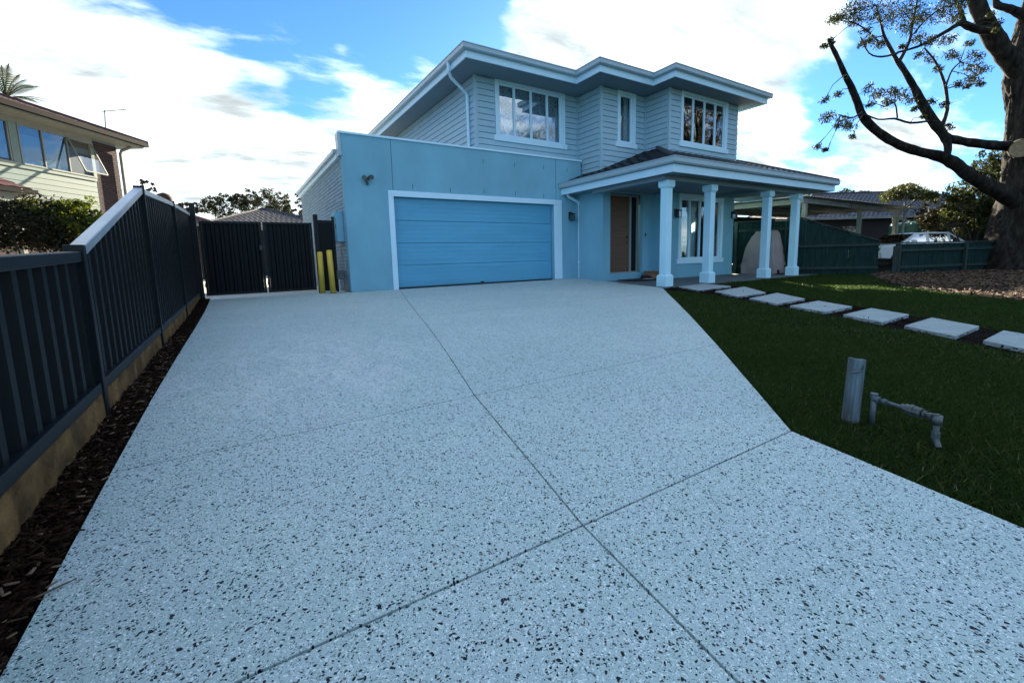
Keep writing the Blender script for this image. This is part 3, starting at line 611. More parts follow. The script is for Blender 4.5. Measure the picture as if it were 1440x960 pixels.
P(MB().box(DX0 + .865, DX0 + .885, EW + .15, EW + .199, 1.05, 1.07).box(DX0 + .80, DX0 + .90, EW + .15, EW + .165, 1.10, 1.12).box(DX0 + .87, DX0 + .915, EW + .165, EW + .199, 1.20, 1.26), 'door_handle', m_black, fd)
P(MB().box(DX0 + 1.04, DX1 - .06, EW + .21, EW + .22, DZ0 + .036, DZ1 - .061), 'side_light', m_glass2, fd)
P(MB().box(DX0 + 1.04, DX1 - .06, EW + .26, EW + .27, DZ0 + .036, DZ1 - .061), 'side_backing', m_dark, fd)
P(MB().box(10.60, 10.63, EW - .02, EW - .001, 1.24, 1.33), 'door_bell', m_black)
# ---- weatherboards
def boards_x(x0, x1, y, z0, z1, holes):
    "front walls: boards run along X; holes = (x0,x1,z0,z1)"
    n = int(round((z1 - z0) / .155)); 
    for i in range(n):
        za = z1 - (i + 1) * .155; zb = z1 - i * .155 - .012
        segs = [(x0, x1)]
        for h in holes:
            if za < h[2] - .01 < zb:
                v = [(h[0], y - .022, za), (h[1], y - .022, za), (h[1], y + .02, za), (h[0], y + .02, za), (h[0], y - .014, h[2] - .002), (h[1], y - .014, h[2] - .002), (h[1], y + .02, h[2] - .002), (h[0], y + .02, h[2] - .002)]
                P(MB().add(v, [(0, 3, 2, 1), (4, 5, 6, 7), (0, 1, 5, 4)]), 'weatherboard', m_board)
            if za < h[3] - .01 and zb > h[2] - .01:
                ns = []
                for s in segs:
                    if h[0] > s[0]: ns.append((s[0], min(h[0], s[1])))
                    if h[1] < s[1]: ns.append((max(h[1], s[0]), s[1]))
                segs = ns
        for a, b in segs:
            if b - a < .03: continue
            v = [(a, y - .022, za), (b, y - .022, za), (b, y + .02, za), (a, y + .02, za), (a, y - .010, zb), (b, y - .010, zb), (b, y + .02, zb), (a, y + .02, zb)]
            P(MB().add(v, [(0, 3, 2, 1), (4, 5, 6, 7), (0, 1, 5, 4), (1, 2, 6, 5), (3, 0, 4, 7)]), 'weatherboard', m_board)
def boards_y(y0, y1, x, z0, z1, sgn=-1):
    n = int(round((z1 - z0) / .155))
    for i in range(n):
        za = z1 - (i + 1) * .155; zb = z1 - i * .155 - .012; p0 = x + sgn * .022; p1 = x + sgn * .010; q = x - sgn * .02
        v = [(p0, y0, za), (p0, y1, za), (q, y1, za), (q, y0, za), (p1, y0, zb), (p1, y1, zb), (q, y1, zb), (q, y0, zb)]
        P(MB().add(v, [(0, 3, 2, 1), (4, 5, 6, 7), (0, 1, 5, 4), (1, 2, 6, 5), (3, 0, 4, 7)][:5]), 'weatherboard', m_board)
W1 = (6.36, 8.50, 4.00, 5.36); W2 = (9.90, 10.40, 4.00, 5.34); W3 = (11.60, 13.68, 4.00, 5.34)
def core(x0, x1, y, z0, z1, W):
    g = MB(); g.box(x0, W[0] - .02, y + .02, y + .2, z0, z1); g.box(W[1] + .02, x1, y + .02, y + .2, z0, z1); g.box(W[0] - .019, W[1] + .019, y + .02, y + .2, z0, W[2] - .02); g.box(W[0] - .019, W[1] + .019, y + .02, y + .2, W[3] + .02, z1); return g
m_core = mat('wall sarking', (.05, .07, .08), .9)
P(core(XA + .02, XB - .0, YA, 3.0, ZS + .02, W1), 'wall_core', m_core); P(core(XB + .02, XC, YB, 2.4, ZS + .02, W2), 'wall_core', m_core); P(core(XC + .02, XD - .02, YC, 2.71, ZS + .02, W3), 'wall_core', m_core)
P(MB().box(XA + .021, XA + .2, YA + .201, 20.9, 3.0, ZS + .02).box(XB + .021, XB + .2, YB + .201, YA + .1, 2.4, ZS + .02).box(XC + .021, XC + .2, YC + .201, YB + .1, 2.71, ZS + .02).box(XD - .2, XD - .02, YC + .201, 20.9, 2.71, ZS + .02), 'wall_core', m_core)
boards_x(XA + .06, XB - .025, YA, 3.57, ZS, [(W1[0] - .12, W1[1] + .15, W1[2] - .15, ZS + 1)])
boards_x(XB + .06, XC - .025, YB, 2.80, ZS, [(W2[0] - .10, W2[1] + .12, W2[2] - .15, ZS + 1)])
boards_x(XC + .06, XD - .0, YC, 3.42, ZS, [(W3[0] - .12, W3[1] + .15, W3[2] - .15, ZS + 1)])
boards_y(YA + .05, 20.9, XA, 3.1, ZS); boards_y(YB + .05, YA - .025, XB, 2.65, ZS); boards_y(YC + .05, YB - .025, XC, 3.2, ZS)
boards_y(YC + .05, 20.9, XD, 3.2, ZS, 1)
for x, y, z0 in ((XA, YA, 3.1), (XB, YB, 2.60), (XC, YC, 3.2)):
    P(MB().box(x - .030, x + .058, y - .030, y + .048, z0, ZS - .001), 'corner_board', m_board)
for x, y in ((XB, YA), (XC, YB)): P(MB().box(x - .055, x - .024, y - .05, y - .024, 3.0, ZS - .001), 'corner_bead', m_board)
# windows
def lace():
    m = bpy.data.materials.new('lace curtain'); m.use_nodes = True; t = m.node_tree; b = t.nodes['Principled BSDF']; b.inputs['Roughness'].default_value = .9
    g = t.nodes.new('ShaderNodeTexCoord'); mp_ = t.nodes.new('ShaderNodeMapping'); mp_.inputs['Scale'].default_value = (1, .02, 1); mp_.inputs['Rotation'].default_value = (0, R(45), 0); t.links.new(g.outputs['Object'], mp_.inputs[0])
    v = t.nodes.new('ShaderNodeTexVoronoi'); v.inputs['Scale'].default_value = 11; v.inputs['Randomness'].default_value = .25; t.links.new(mp_.outputs[0], v.inputs['Vector'])
    r_ = t.nodes.new('ShaderNodeMapRange'); r_.inputs[1].default_value = .28; r_.inputs[2].default_value = .36; t.links.new(v.outputs['Distance'], r_.inputs[0])
    mx_ = t.nodes.new('ShaderNodeMix'); mx_.data_type = 'RGBA'; t.links.new(r_.outputs[0], mx_.inputs[0]); mx_.inputs[6].default_value = (.05, .08, .11, 1); mx_.inputs[7].default_value = (.42, .55, .64, 1)
    t.links.new(mx_.outputs[2], b.inputs['Base Color']); return m
m_lace = lace(); m_sheer = mat('pale curtain', (.45, .55, .58), .9, var=.08, vscale=2, bump=.1, bscale=8)
def curtain(x0, x1, y, z0, z1, m, par, amp=.02):
    g = MB(); n = max(8, int((x1 - x0) / .03)); v = []
    for i in range(n + 1):
        x = x0 + (x1 - x0) * i / n; yy = y + amp * math.sin(x * 42 + math.sin(x * 9) * 2); v += [(x, yy, z0), (x, yy, z1)]
    g.add(v, [(2 * i, 2 * i + 2, 2 * i + 3, 2 * i + 1) for i in range(n)]); return P(g, 'curtain', m, par)
def window(W, y, splits, cur, label=None, top=True, gl=None):
    x0, x1, z0, z1 = W; fr = .035
    f = MB(); f.box(x0, x0 + fr, y, y + .07, z0, z1); f.box(x1 - fr, x1, y, y + .07, z0, z1); f.box(x0 + fr + .0005, x1 - fr - .0005, y + .001, y + .069, z1 - fr, z1 - .0005); f.box(x0 + fr + .0005, x1 - fr - .0005, y + .001, y + .069, z0 + .0005, z0 + fr)
    wn = P(f, 'window', m_trim); 
    if label: wn['label'] = label
    ed = [x0] + splits + [x1]
    for s in splits: P(MB().box(s - .022, s + .022, y - .004, y + .066, z0 + fr + .001, z1 - fr - .001), 'mullion', m_trim, wn)
    for a, b in zip(ed[:-1], ed[1:]):
        a_ = a + (fr if a == x0 else .022) + .001; b_ = b - (fr if b == x1 else .022) - .001
        s_ = MB(); q = .014
        s_.box(a_, a_ + q, y + .012, y + .045, z0 + fr + .001, z1 - fr - .001).box(b_ - q, b_, y + .012, y + .045, z0 + fr + .001, z1 - fr - .001).box(a_ + q, b_ - q, y + .013, y + .045, z0 + fr + .0012, z0 + fr + q).box(a_ + q, b_ - q, y + .013, y + .045, z1 - fr - q, z1 - fr - .0012)
        P(s_, 'sash', m_trim, wn); 
        pn = P(MB().box(a_ + q, b_ - q, y + .026, y + .030, z0 + fr + q, z1 - fr - q), 'pane', gl or m_glass_soft, wn)
        pn.rotation_euler = (0, 0, 0)
    P(MB().box(x0 - .15, x1 + .15, y + .34, y + .36, z0 - .2, z1 + .06), 'room_backing', m_dark, wn)
    for (ca, cb, cm) in cur: curtain(ca, cb, y + .14, z0 - .02, z1, cm, wn)
    tl, trr = .11, .14
    P(MB().box(x0 - tl, x0 - .001, y - .034, y + .05, z0 - .001, z1 + .005), 'window_trim', m_trim, wn); P(MB().box(x1 + .001, x1 + trr, y - .034, y + .05, z0 - .001, z1 + .005), 'window_trim', m_trim, wn)
    P(MB().box(x0 - tl, x1 + trr, y - .036, y + .05, z1 + .006, min(z1 + .10, ZS - .003) if z1 > 4 else z1 + .16), 'window_trim', m_trim, wn)
    P(MB().box(x0 - tl - .07, x1 + trr + .06, y - .055, y + .05, z0 - .145, z0 - .002), 'sill', m_trim, wn, bev=.004)
    return wn
window(W1, YA, [6.88, 7.44, 8.01], [(W1[0], W1[1], m_lace)])
window(W2, YB, [], [(W2[0] + .28, W2[1], m_sheer)])
window(W3, YC, [12.10, 12.65, 13.20], [], gl=m_glass)
window((GX0, GX1, GZ0, GZ1), YC, [12.06, 12.58, 13.22], [(12.08, 12.60, m_sheer), (13.40, 13.60, m_sheer)])
# ---- upper eaves: soffit, fascia, gutter, roof
EO = [(5.02, 21.5), (5.02, 9.80), (8.40, 9.80), (8.40, 8.87), (10.42, 8.87), (10.42, 8.14), (14.95, 8.14), (14.95, 21.5)]
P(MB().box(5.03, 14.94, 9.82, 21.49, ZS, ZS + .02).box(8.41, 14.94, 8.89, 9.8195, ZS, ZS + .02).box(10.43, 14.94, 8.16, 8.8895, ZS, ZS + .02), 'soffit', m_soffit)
def offset(poly, d):
    n = len(poly); out = []
    for i in range(n):
        p0, p, p1 = Vector(poly[i - 1]), Vector(poly[i]), Vector(poly[(i + 1) % n])
        a = (p - p0).normalized(); b = (p1 - p).normalized(); na = Vector((-a.y, a.x)); nb = Vector((-b.y, b.x)); out.append(tuple(p + (na + nb) * d / (1 + na.dot(nb))))
    return out
def eave_trim(path, closed_last, prof, name, m, side=1):
    "sweep a cross-section (out, z) along an L-shaped path of right angles; one part per straight run"
    full = path; n = len(full)
    for i in range(n - 1):
        g = MB(); ends = []
        for j in (i, i + 1):
            p = Vector(full[j]); d0 = (Vector(full[j]) - Vector(full[j - 1])).normalized() if j > 0 else (Vector(full[1]) - Vector(full[0])).normalized()
            d1 = (Vector(full[j + 1]) - Vector(full[j])).normalized() if j < n - 1 else d0
            n0 = Vector((d0.y, -d0.x)) * side; n1 = Vector((d1.y, -d1.x)) * side; mt = (n0 + n1) / (1 + n0.dot(n1))
            ends.append([(p.x + mt.x * o_, p.y + mt.y * o_, z_) for o_, z_ in prof])
        k = len(prof); g.add(ends[0] + ends[1], [(q, (q + 1) % k, k + (q + 1) % k, k + q) for q in range(k)] + [tuple(range(k))[::-1], tuple(range(k, 2 * k))])
        P(g, name, m)
FASC = [(0, ZS - .03), (.03, ZS - .03), (.03, ZS + .17), (0, ZS + .17)]
GUT = [(.032, ZS + .13), (.115, ZS + .13), (.135, ZS + .15), (.135, ZS + .235), (.150, ZS + .245), (.150, ZS + .262), (.032, ZS + .262)]
eave_trim(EO, False, FASC, 'fascia', m_trim, 1); eave_trim(EO, False, GUT, 'gutter', m_gutter, 1)
def tile_plane(A, B, Cc, D, m, par, name='roof_tile', course=.33, wide=.30, lift=.022, wav=.018):
    """tiles laid on the quad A-B (eave, left to right) C-D (top, right to left) as real stepped, wavy courses, one joined mesh"""
    A, B, Cc, D = map(Vector, (A, B, Cc, D)); nrm = (B - A).cross(D - A)
    if nrm.length < 1e-6: nrm = (B - A).cross(Cc - A)
    nrm.normalize()
    if nrm.z < 0: nrm = -nrm
    h = max((D - A).length, (Cc - B).length); nc = max(1, int(h / course)); g = MB()
    for i in range(nc):
        t0, t1 = i / nc, (i + 1) / nc; l0, r0, l1, r1 = A.lerp(D, t0), B.lerp(Cc, t0), A.lerp(D, t1), B.lerp(Cc, t1)
        w_ = (r0 - l0).length
        if w_ < .05: continue
        n = max(1, int(w_ / wide)) * 3; v = []
        for k in range(n + 1):
            s = k / n; lo = l0.lerp(r0, s); hi = l1.lerp(r1, s); wv = (0, wav, wav * .3)[k % 3]
            v += [lo + nrm * (lift + wv), hi + nrm * (.002 + wv), lo + nrm * .0]
        f = []
        for k in range(n): a = 3 * k; f += [(a, a + 3, a + 4, a + 1), (a + 2, a + 5, a + 3, a)]
        g.add(v, f)
    o = g.build(name, m, par); o['kind'] = 'stuff'; return o
zr = ZS + .20; S = .33
def hip(x0, x1, y0, y1, z, s, m, par, name='roof', cap=True):
    "rectangular hip roof: a solid deck part, tile courses and ridge caps"
    wx, wy = x1 - x0, y1 - y0; h = min(wx, wy) / 2
    if wx >= wy: r0, r1 = (x0 + h, y0 + h), (x1 - h, y0 + h)
    else: r0, r1 = (x0 + h, y0 + h), (x0 + h, y1 - h)
    zt = z + h * s; a, b, c_, d = (x0, y0, z), (x1, y0, z), (x1, y1, z), (x0, y1, z); p, q = (*r0, zt), (*r1, zt)
    g = MB(); g.add([a, b, c_, d, p, q], [(0, 1, 5, 4) if wx >= wy else (0, 1, 4), (1, 2, 5) if wx >= wy else (1, 2, 5, 4), (2, 3, 4, 5) if wx >= wy else (2, 3, 5), (3, 0, 4) if wx >= wy else (3, 0, 4, 5), (3, 2, 1, 0)])
    rf = g.build(name, m, par)
    if wx >= wy: quads = [(a, b, q, p), (b, c_, q, q), (c_, d, p, q), (d, a, p, p)]
    else: quads = [(a, b, p, p), (b, c_, q, p), (c_, d, q, q), (d, a, p, q)]
    for k in quads: tile_plane(*k, m, rf)
    g = MB()
    for u, v_ in ((a, p), (b, q if wx >= wy else p), (c_, q), (d, p if wx >= wy else q), (p, q)):
        if (Vector(u) - Vector(v_)).length > .1: g.tube([Vector(u) + Vector((0, 0, .03)), Vector(v_) + Vector((0, 0, .03))], .06, 7)
    cp = g.build('ridge_cap', m, rf); return rf
hip(5.0, 14.97, 9.78, 21.52, zr, S, m_tile, house)
hip(8.38, 14.965, 8.85, 15.43, zr - .002, S, m_tile, house); hip(10.40, 14.968, 8.12, 12.69, zr - .004, S, m_tile, house)
# downpipe on the upper left side
P(MB().tube([(4.93, 10.62, ZS + .14), (4.93, 10.62, ZS - .06), (5.04, 10.72, ZS - .16), (5.50, 10.93, ZS - .34), (5.595, 10.95, ZS - .42), (5.595, 10.95, 3.03)], .042, 12), 'downpipe', m_trim)
# ---- verandah
VX0, VX1, VY0 = 8.33, 16.0, 6.5; VZ = 2.50
VP = [(VX0, GYW - .005), (VX0, VY0), (VX1, VY0), (VX1, 9.4)]
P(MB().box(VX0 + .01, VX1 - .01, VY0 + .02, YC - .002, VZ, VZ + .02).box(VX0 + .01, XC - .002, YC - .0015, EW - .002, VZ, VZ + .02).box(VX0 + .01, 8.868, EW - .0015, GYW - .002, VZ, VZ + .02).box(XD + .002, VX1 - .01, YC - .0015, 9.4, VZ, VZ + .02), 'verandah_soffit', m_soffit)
VF = [(0, VZ - .01), (.03, VZ - .01), (.03, VZ + .16), (0, VZ + .16)]
VG = [(.032, VZ + .17), (.10, VZ + .17), (.125, VZ + .20), (.125, VZ + .29), (.14, VZ + .30), (.14, VZ + .315), (.032, VZ + .315)]
eave_trim(VP, False, VF, 'verandah_fascia', m_trim, 1); eave_trim(VP, False, VG, 'verandah_gutter', m_gutter, 1)
vz = VZ + .29; s2 = .375
def rz(x, y): return vz + s2 * min(x - (VX0 - .1), y - (VY0 - .1), (VX1 + .1) - x)
x0, y0, x1 = VX0 - .10, VY0 - .10, VX1 + .10
def Q(x, y): return (x, y, rz(x, y))
vr = P(MB().add([Q(x0, y0), Q(x1, y0), (x1 - 1.72, y0 + 2.35, vz + s2 * 2.35), Q(x0 + 2.35, y0 + 2.35)], [(0, 1, 2, 3)]), 'verandah_roof', m_tile)
tile_plane(Q(x0, y0), Q(x1, y0), (x1 - 1.72, y0 + 2.35, vz + s2 * 2.35), Q(x0 + 2.35, y0 + 2.35), m_tile, vr)
tile_plane(Q(x0, 9.63 + .6), Q(x0, y0), (x0 + 2.75, y0 + 2.75, vz + s2 * 2.75), (x0 + 2.75, 9.63 + .6, vz + s2 * 2.75), m_tile, vr)
tile_plane(Q(x1, y0), Q(x1, 9.5), (x1 - 1.72, 9.5, vz + s2 * 2.35), (x1 - 1.72, y0 + 2.35, vz + s2 * 2.35), m_tile, vr)
P(MB().tube([Vector(Q(x0, y0)) + Vector((0, 0, .03)), Vector((x0 + 2.73, y0 + 2.73, vz + s2 * 2.73 + .03))], .06, 7), 'hip_cap', m_tile, vr); P(MB().tube([Vector(Q(x1, y0)) + Vector((0, 0, .03)), Vector((x1 - 1.70, y0 + 2.35, vz + s2 * 2.35 + .03))], .05, 7), 'hip_cap', m_tile, vr)
# beams over the columns
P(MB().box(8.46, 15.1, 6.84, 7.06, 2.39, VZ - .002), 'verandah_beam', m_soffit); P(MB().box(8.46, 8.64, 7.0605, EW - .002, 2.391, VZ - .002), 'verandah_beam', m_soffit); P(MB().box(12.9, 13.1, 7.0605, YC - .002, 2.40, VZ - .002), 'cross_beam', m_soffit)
for cx_, w_ in ((8.69, .19), (10.36, .19), (13.07, .19), (14.69, .19)):
    zb = zg(6.9) - .0; yc = 6.95; c_ = MB(); h0 = w_ / 2 * .72 + .05
    col = P(MB().box(cx_ - .095, cx_ + .095, yc - .095, yc + .095, zb + .285, 2.22), 'column', m_column, bev=.006)
    P(MB().box(cx_ - .135, cx_ + .135, yc - .135, yc + .135, zb, zb + .25).add([(cx_ - .135, yc - .135, zb + .2502), (cx_ + .135, yc - .135, zb + .2502), (cx_ + .135, yc + .135, zb + .2502), (cx_ - .135, yc + .135, zb + .2502), (cx_ - .105, yc - .105, zb + .285), (cx_ + .105, yc - .105, zb + .285), (cx_ + .105, yc + .105, zb + .285), (cx_ - .105, yc + .105, zb + .285)], [(0, 1, 5, 4), (1, 2, 6, 5), (2, 3, 7, 6), (3, 0, 4, 7), (4, 5, 6, 7)]), 'column_base', m_column, col)
    P(MB().box(cx_ - .132, cx_ + .132, yc - .132, yc + .132, 2.255, 2.389).add([(cx_ - .100, yc - .100, 2.221), (cx_ + .100, yc - .100, 2.221), (cx_ + .100, yc + .100, 2.221), (cx_ - .100, yc + .100, 2.221), (cx_ - .130, yc - .130, 2.2548), (cx_ + .130, yc - .130, 2.2548), (cx_ + .130, yc + .130, 2.2548), (cx_ - .130, yc + .130, 2.2548)], [(0, 1, 5, 4), (1, 2, 6, 5), (2, 3, 7, 6), (3, 0, 4, 7), (0, 3, 2, 1)]), 'capital', m_column, col)
P(MB().tube([(8.42, 10.28, VZ + .18), (8.42, 10.28, VZ + .02), (8.50, 10.28, VZ - .07), (8.86, 10.29, VZ - .20), (8.91, 10.29, VZ - .26), (8.91, 10.29, .03)], .045, 12).box(8.955, 8.868, 10.25, 10.33, .5, .53), 'downpipe', m_trim)
for zc in (.35, 1.9): P(MB().tube([(8.91, 10.29, zc), (8.91, 10.29, zc + .03)], .052, 12), 'pipe_clip', m_white)
# wall lamps
def lamp(x, y, z, k=1.0):
    b = P(MB().box(x - .045, x + .045, y - .02, y - .001, z - .10, z + .13), 'wall_lamp', m_black)
    g = MB(); x0, x1_, ya, yb, z0, z1 = x - .055, x + .055, y - .17, y - .06, z - .13, z + .06; r_ = .006
    for (a, b_) in ((x0, ya), (x1_, ya), (x0, yb), (x1_, yb)): g.box(a - r_, a + r_, b_ - r_, b_ + r_, z0, z1)
    for zz_ in (z0, z1): g.box(x0 - r_, x1_ + r_, ya - r_, ya + r_, zz_ - r_, zz_ + r_ * .9).box(x0 - r_, x1_ + r_, yb - r_, yb + r_, zz_ - r_, zz_ + r_ * .9).box(x0 - r_, x0 + r_, ya + r_, yb - r_, zz_ - r_, zz_ + r_ * .8).box(x1_ - r_, x1_ + r_, ya + r_, yb - r_, zz_ - r_, zz_ + r_ * .8)
    P(g, 'lantern_frame', m_black, b); P(MB().box(x0 - .012, x1_ + .012, ya - .012, y - .0205, z1 + .008, z1 + .022).box(x - .015, x + .015, y - .115, y - .0205, z1 + .023, z1 + .05), 'lantern_roof', m_black, b)
    P(MB().tube([(x, y - .115, z0 + .01), (x, y - .115, z0 + .11)], .016, 10), 'lamp_holder', m_white, b); P(MB().box(x0 + .007, x1_ - .007, ya + .002, ya + .004, z0 + .007, z1 - .007).box(x0 + .0015, x0 + .004, ya + .007, yb - .007, z0 + .007, z1 - .007), 'lantern_glass', m_glass, b)
lamp(8.62, GYW, 1.88); lamp(11.36, YC, 1.90); lamp(14.28, YC, 1.92)
fl = P(MB().box(2.63, 2.71, GYW - .03, GYW - .001, 2.50, 2.60), 'flood_light', m_galv)
P(MB().tube([(2.64, GYW - .03, 2.56), (2.60, GYW - .09, 2.58), (2.59, GYW - .16, 2.56)], [.03, .045, .055], 14), 'light_head', m_galv, fl); P(MB().tube([(2.70, GYW - .03, 2.56), (2.74, GYW - .09, 2.60), (2.75, GYW - .16, 2.58)], [.03, .045, .055], 14), 'light_head', m_galv, fl); P(MB().tube([(2.67, GYW - .02, 2.50), (2.67, GYW - .07, 2.44)], [.02, .035], 12), 'motion_sensor', m_galv, fl)
adopt(house)
# things at the door
t = thing('door_mat', 'dark door mat on the verandah floor below the front door', 'door mat', (9.9, 8.9, -.04)); MB().box(9.35, 10.55, 8.45, 9.15, -.041, -.022).build('mat_sheet', m_mat, t, bev=.004); MB().box(9.42, 10.48, 8.50, 9.10, -.0215, -.016).build('mat_pile', m_mat, t); adopt(t)
t = thing('cardboard_box', 'small brown carton left against the wall by the front door', 'box', (10.55, 8.95, 0)); MB().box(10.42, 10.78, 8.82, 9.10, -.04, .19).build('carton', m_box, t, bev=.004); MB().bar((10.60, 8.815, .19), (10.60, 8.74, .16), .34, .004).build('flap', m_box, t); adopt(t)
for x, y, rot, lab in ((10.16, 8.84, .3, 'left white and dark shoe beside the brown carton'), (10.30, 8.80, .05, 'right white and dark shoe beside the brown carton')):
    t = thing('shoe', lab, 'shoe', (x, y, 0), 'pair of shoes by the front door'); g = MB(); sec = [(-.14, .035, .05), (-.10, .045, .10), (-.02, .04, .09), (.05, .045, .06), (.12, .045, .045), (.15, .02, .03)]; v = []
    for (u, hw, hh) in sec:
        for k in range(8): a = math.pi * k / 7; px_, py_ = u, -math.cos(a) * hw; X = px_ * math.cos(rot) - py_ * math.sin(rot); Y = px_ * math.sin(rot) + py_ * math.cos(rot); v.append((x + Y, y - X * .9, -.01 + math.sin(a) * hh))
    f = [(i * 8 + k, i * 8 + k + 1, (i + 1) * 8 + k + 1, (i + 1) * 8 + k) for i in range(5) for k in range(7)] + [tuple(range(8)), tuple(range(40, 48))]
    g.add(v, f).build('shoe_upper', m_dark if rot > .2 else m_mat, t, True); MB().bar((x, y + .13, -.018), (x, y - .13, -.018), .10, .025).build('shoe_sole', m_white, t, bev=.008); adopt(t)
# covered barbecue
t = thing('covered_barbecue', 'barbecue under a creased taupe cover, behind the third column', 'barbecue', (15.4, 8.5, 0))
g = MB(); cx_, cy_ = 15.35, 8.05; rows_ = []
for i, (z, hx, hy, ox) in enumerate(((-.02, .56, .60, -.14), (.25, .62, .60, -.10), (.5, .66, .56, -.02), (.8, .70, .52, .08), (1.0, .71, .48, .16), (1.18, .66, .44, .22), (1.36, .60, .38, .26), (1.43, .54, .30, .27))):
    ring = []
    for k in range(40):
        a = 2 * math.pi * k / 40; sx = abs(math.cos(a)) ** .42 * (1 if math.cos(a) > 0 else -1); sy = abs(math.sin(a)) ** .42 * (1 if math.sin(a) > 0 else -1)
        fold = 1 + .055 * math.sin(a * 8 + z * 3) * (1.4 - z * .5) + .03 * math.sin(a * 15 + z * 4); ring.append((cx_ + ox + hx * sx * fold, cy_ + hy * sy * fold, z - .03 + .03 * math.sin(a * 3 + 1)))
    rows_.append(ring)
v = [p for r_ in rows_ for p in r_]; f = [(i * 40 + k, i * 40 + (k + 1) % 40, (i + 1) * 40 + (k + 1) % 40, (i + 1) * 40 + k) for i in range(7) for k in range(40)] + [tuple(range(280, 320))]
g.add(v, f).build('cover', m_cover, t, True)
for sx in (-.45, .35): MB().tube([(cx_ + sx, cy_ - .60, .03), (cx_ + sx, cy_ - .54, .03)], .06, 12).build('wheel', m_rubber, t)
adopt(t)

# ------------------------------------------------------------------ old post and water meter pipe in the lawn
t = thing('old_post', 'short weathered grey white post standing in the lawn near the driveway corner', 'post', (2.78, .95, -.2))
b0 = Vector((2.785, .96, -.26)); b1 = Vector((2.80, .955, .135)); d_ = RH * 1.0
MB().bar(b0, b1, .046, .028, upv=FH).build('post_board', m_oldpost, t, bev=.004)
MB().bar(b0 - RH * .034 + FH * .012, b1 - RH * .030 + FH * .012 + Vector((0, 0, .004)), .018, .05, upv=FH).build('post_board', m_oldpost, t, bev=.004)
MB().tube([b1 - RH * .055 - FH * .02 + Vector((0, 0, -.065)), b1 + RH * .0 - FH * .022 + Vector((0, 0, -.06)), b1 + RH * .01 - FH * .022 + Vector((0, 0, -.03))], .006, 8).build('hook_bolt', m_galv, t); adopt(t)
t = thing('water_meter_pipe', 'galvanised water pipe with brass couplings and tap standing in the lawn', 'water pipe', (2.8, .75, -.2))
e0 = at(1229, 560, 2.33); e1 = at(1318, 588, 2.08); g0 = Vector((e0.x - .004, e0.y, -.22)); g1 = Vector((e1.x + .002, e1.y, -.24))
MB().tube([g0, e0 + Vector((0, 0, .012))], .0125, 12).build('riser', m_galv, t, True); MB().tube([g1, e1], .0125, 12).build('riser', m_galv, t, True)
MB().tube([e0.lerp(e1, 0), e0.lerp(e1, 1)], .0095, 12).build('cross_pipe', m_galv, t, True)
for a, b, r_ in ((-.02, .10, .017), (.16, .22, .015), (.46, .53, .018), (.53, .60, .026), (.60, .66, .030), (.66, .78, .027), (.80, .84, .019), (.88, .93, .017)):
    MB().tube([e0.lerp(e1, a), e0.lerp(e1, b)], r_, 8 if r_ > .025 else 12).build('coupling', m_galv, t)
MB().tube([e1 + Vector((0, 0, -.03)), e1 + Vector((0, 0, .014))], .020, 12).build('elbow', m_galv, t, True); MB().bar(e1 + Vector((0, 0, .022)) - RH * .05 + FH * .01, e1 + Vector((0, 0, .018)) + RH * .01, .012, .005).build('tap_lever', m_galv, t)
MB().tube([e0 + Vector((0, 0, .005)), e0 + Vector((0, 0, .028))], .018, 8).build('riser_cap', m_galv, t)
MB().tube([g1 + Vector((0, 0, .06)), g1 + Vector((-.012, -.012, .035)), g1 + Vector((-.022, -.02, .02))], .012, 8).build('tap_spout', m_galv, t)
MB().tube([g1 + Vector((0, 0, .085)), g1 + Vector((0, 0, .05))], .017, 8).build('coupling', m_galv, t); adopt(t)
t = thing('fallen_stick', 'thin grey stick lying across the edge of the driveway by the mulch', 'stick', (-.55, 1.62, -.15)); MB().tube([(-.60, 1.58, zg(1.6) + .012), (-.55, 1.615, zg(1.6) + .014), (-.50, 1.65, zg(1.65) + .008), (-.475, 1.66, zg(1.66) + .007)], [.003, .0035, .003, .0018], 6, True, .15).build('stick_shaft', m_pale, t); MB().tube([(-.55, 1.615, zg(1.6) + .014), (-.53, 1.60, zg(1.6) + .014)], [.0025, .001], 5).build('side_twig', m_pale, t); adopt(t)
# few dry leaves and a pebble on the slab
lv, lf = leaves([(.3 + .5 * k % 2.2, 7.2 + .37 * (k * 7 % 9), zg(7.5) + .01) for k in range(16)], .25, 1, .05, .5); lv[:, 2] = np.interp(lv[:, 1], yy_, zg_) + np.abs(lv[:, 2] - np.interp(lv[:, 1], yy_, zg_)) * .05 + .006
lv[:, 2] = [zg(y) + .006 + .006 * RNG.random() for y in lv[:, 1]]
tag(npmesh('fallen_leaf_litter', lv, lf, mat('dry leaf', (.03, .02, .012), .8)), 'few dark dry leaves lying on the slab before the gate', 'leaves', kind='stuff')

# ------------------------------------------------------------------ left neighbour's house
nh = thing('neighbour_house', 'neighbour house on the left with sage siding, brick end and red tiled roof', 'house', tuple(nl(-16, 13, 0)))
def nbox(a0, a1, b0, b1, z0, z1, name, m, par=None, bev=0):
    g = MB(); v = [tuple(nl(a, b, z)) for z in (z0, z1) for a, b in ((a0, b0), (a1, b0), (a1, b1), (a0, b1))]
    g.add(v, [(0, 3, 2, 1), (4, 5, 6, 7), (0, 1, 5, 4), (1, 2, 6, 5), (2, 3, 7, 6), (3, 0, 4, 7)]); return g.build(name, m, par or nh, bev=bev)
nbox(-23, -14.96, 3, 17.35, -.2, 5.30, 'wall_core', m_mortar)
z = 2.35
while z < 3.80: nbox(-14.958, -14.925, 3, 16.33, z, z + .165, 'siding_board', m_siding); z += .178
nbox(-14.958, -14.90, 3, 16.34, 3.805, 3.93, 'siding_board', m_siding)
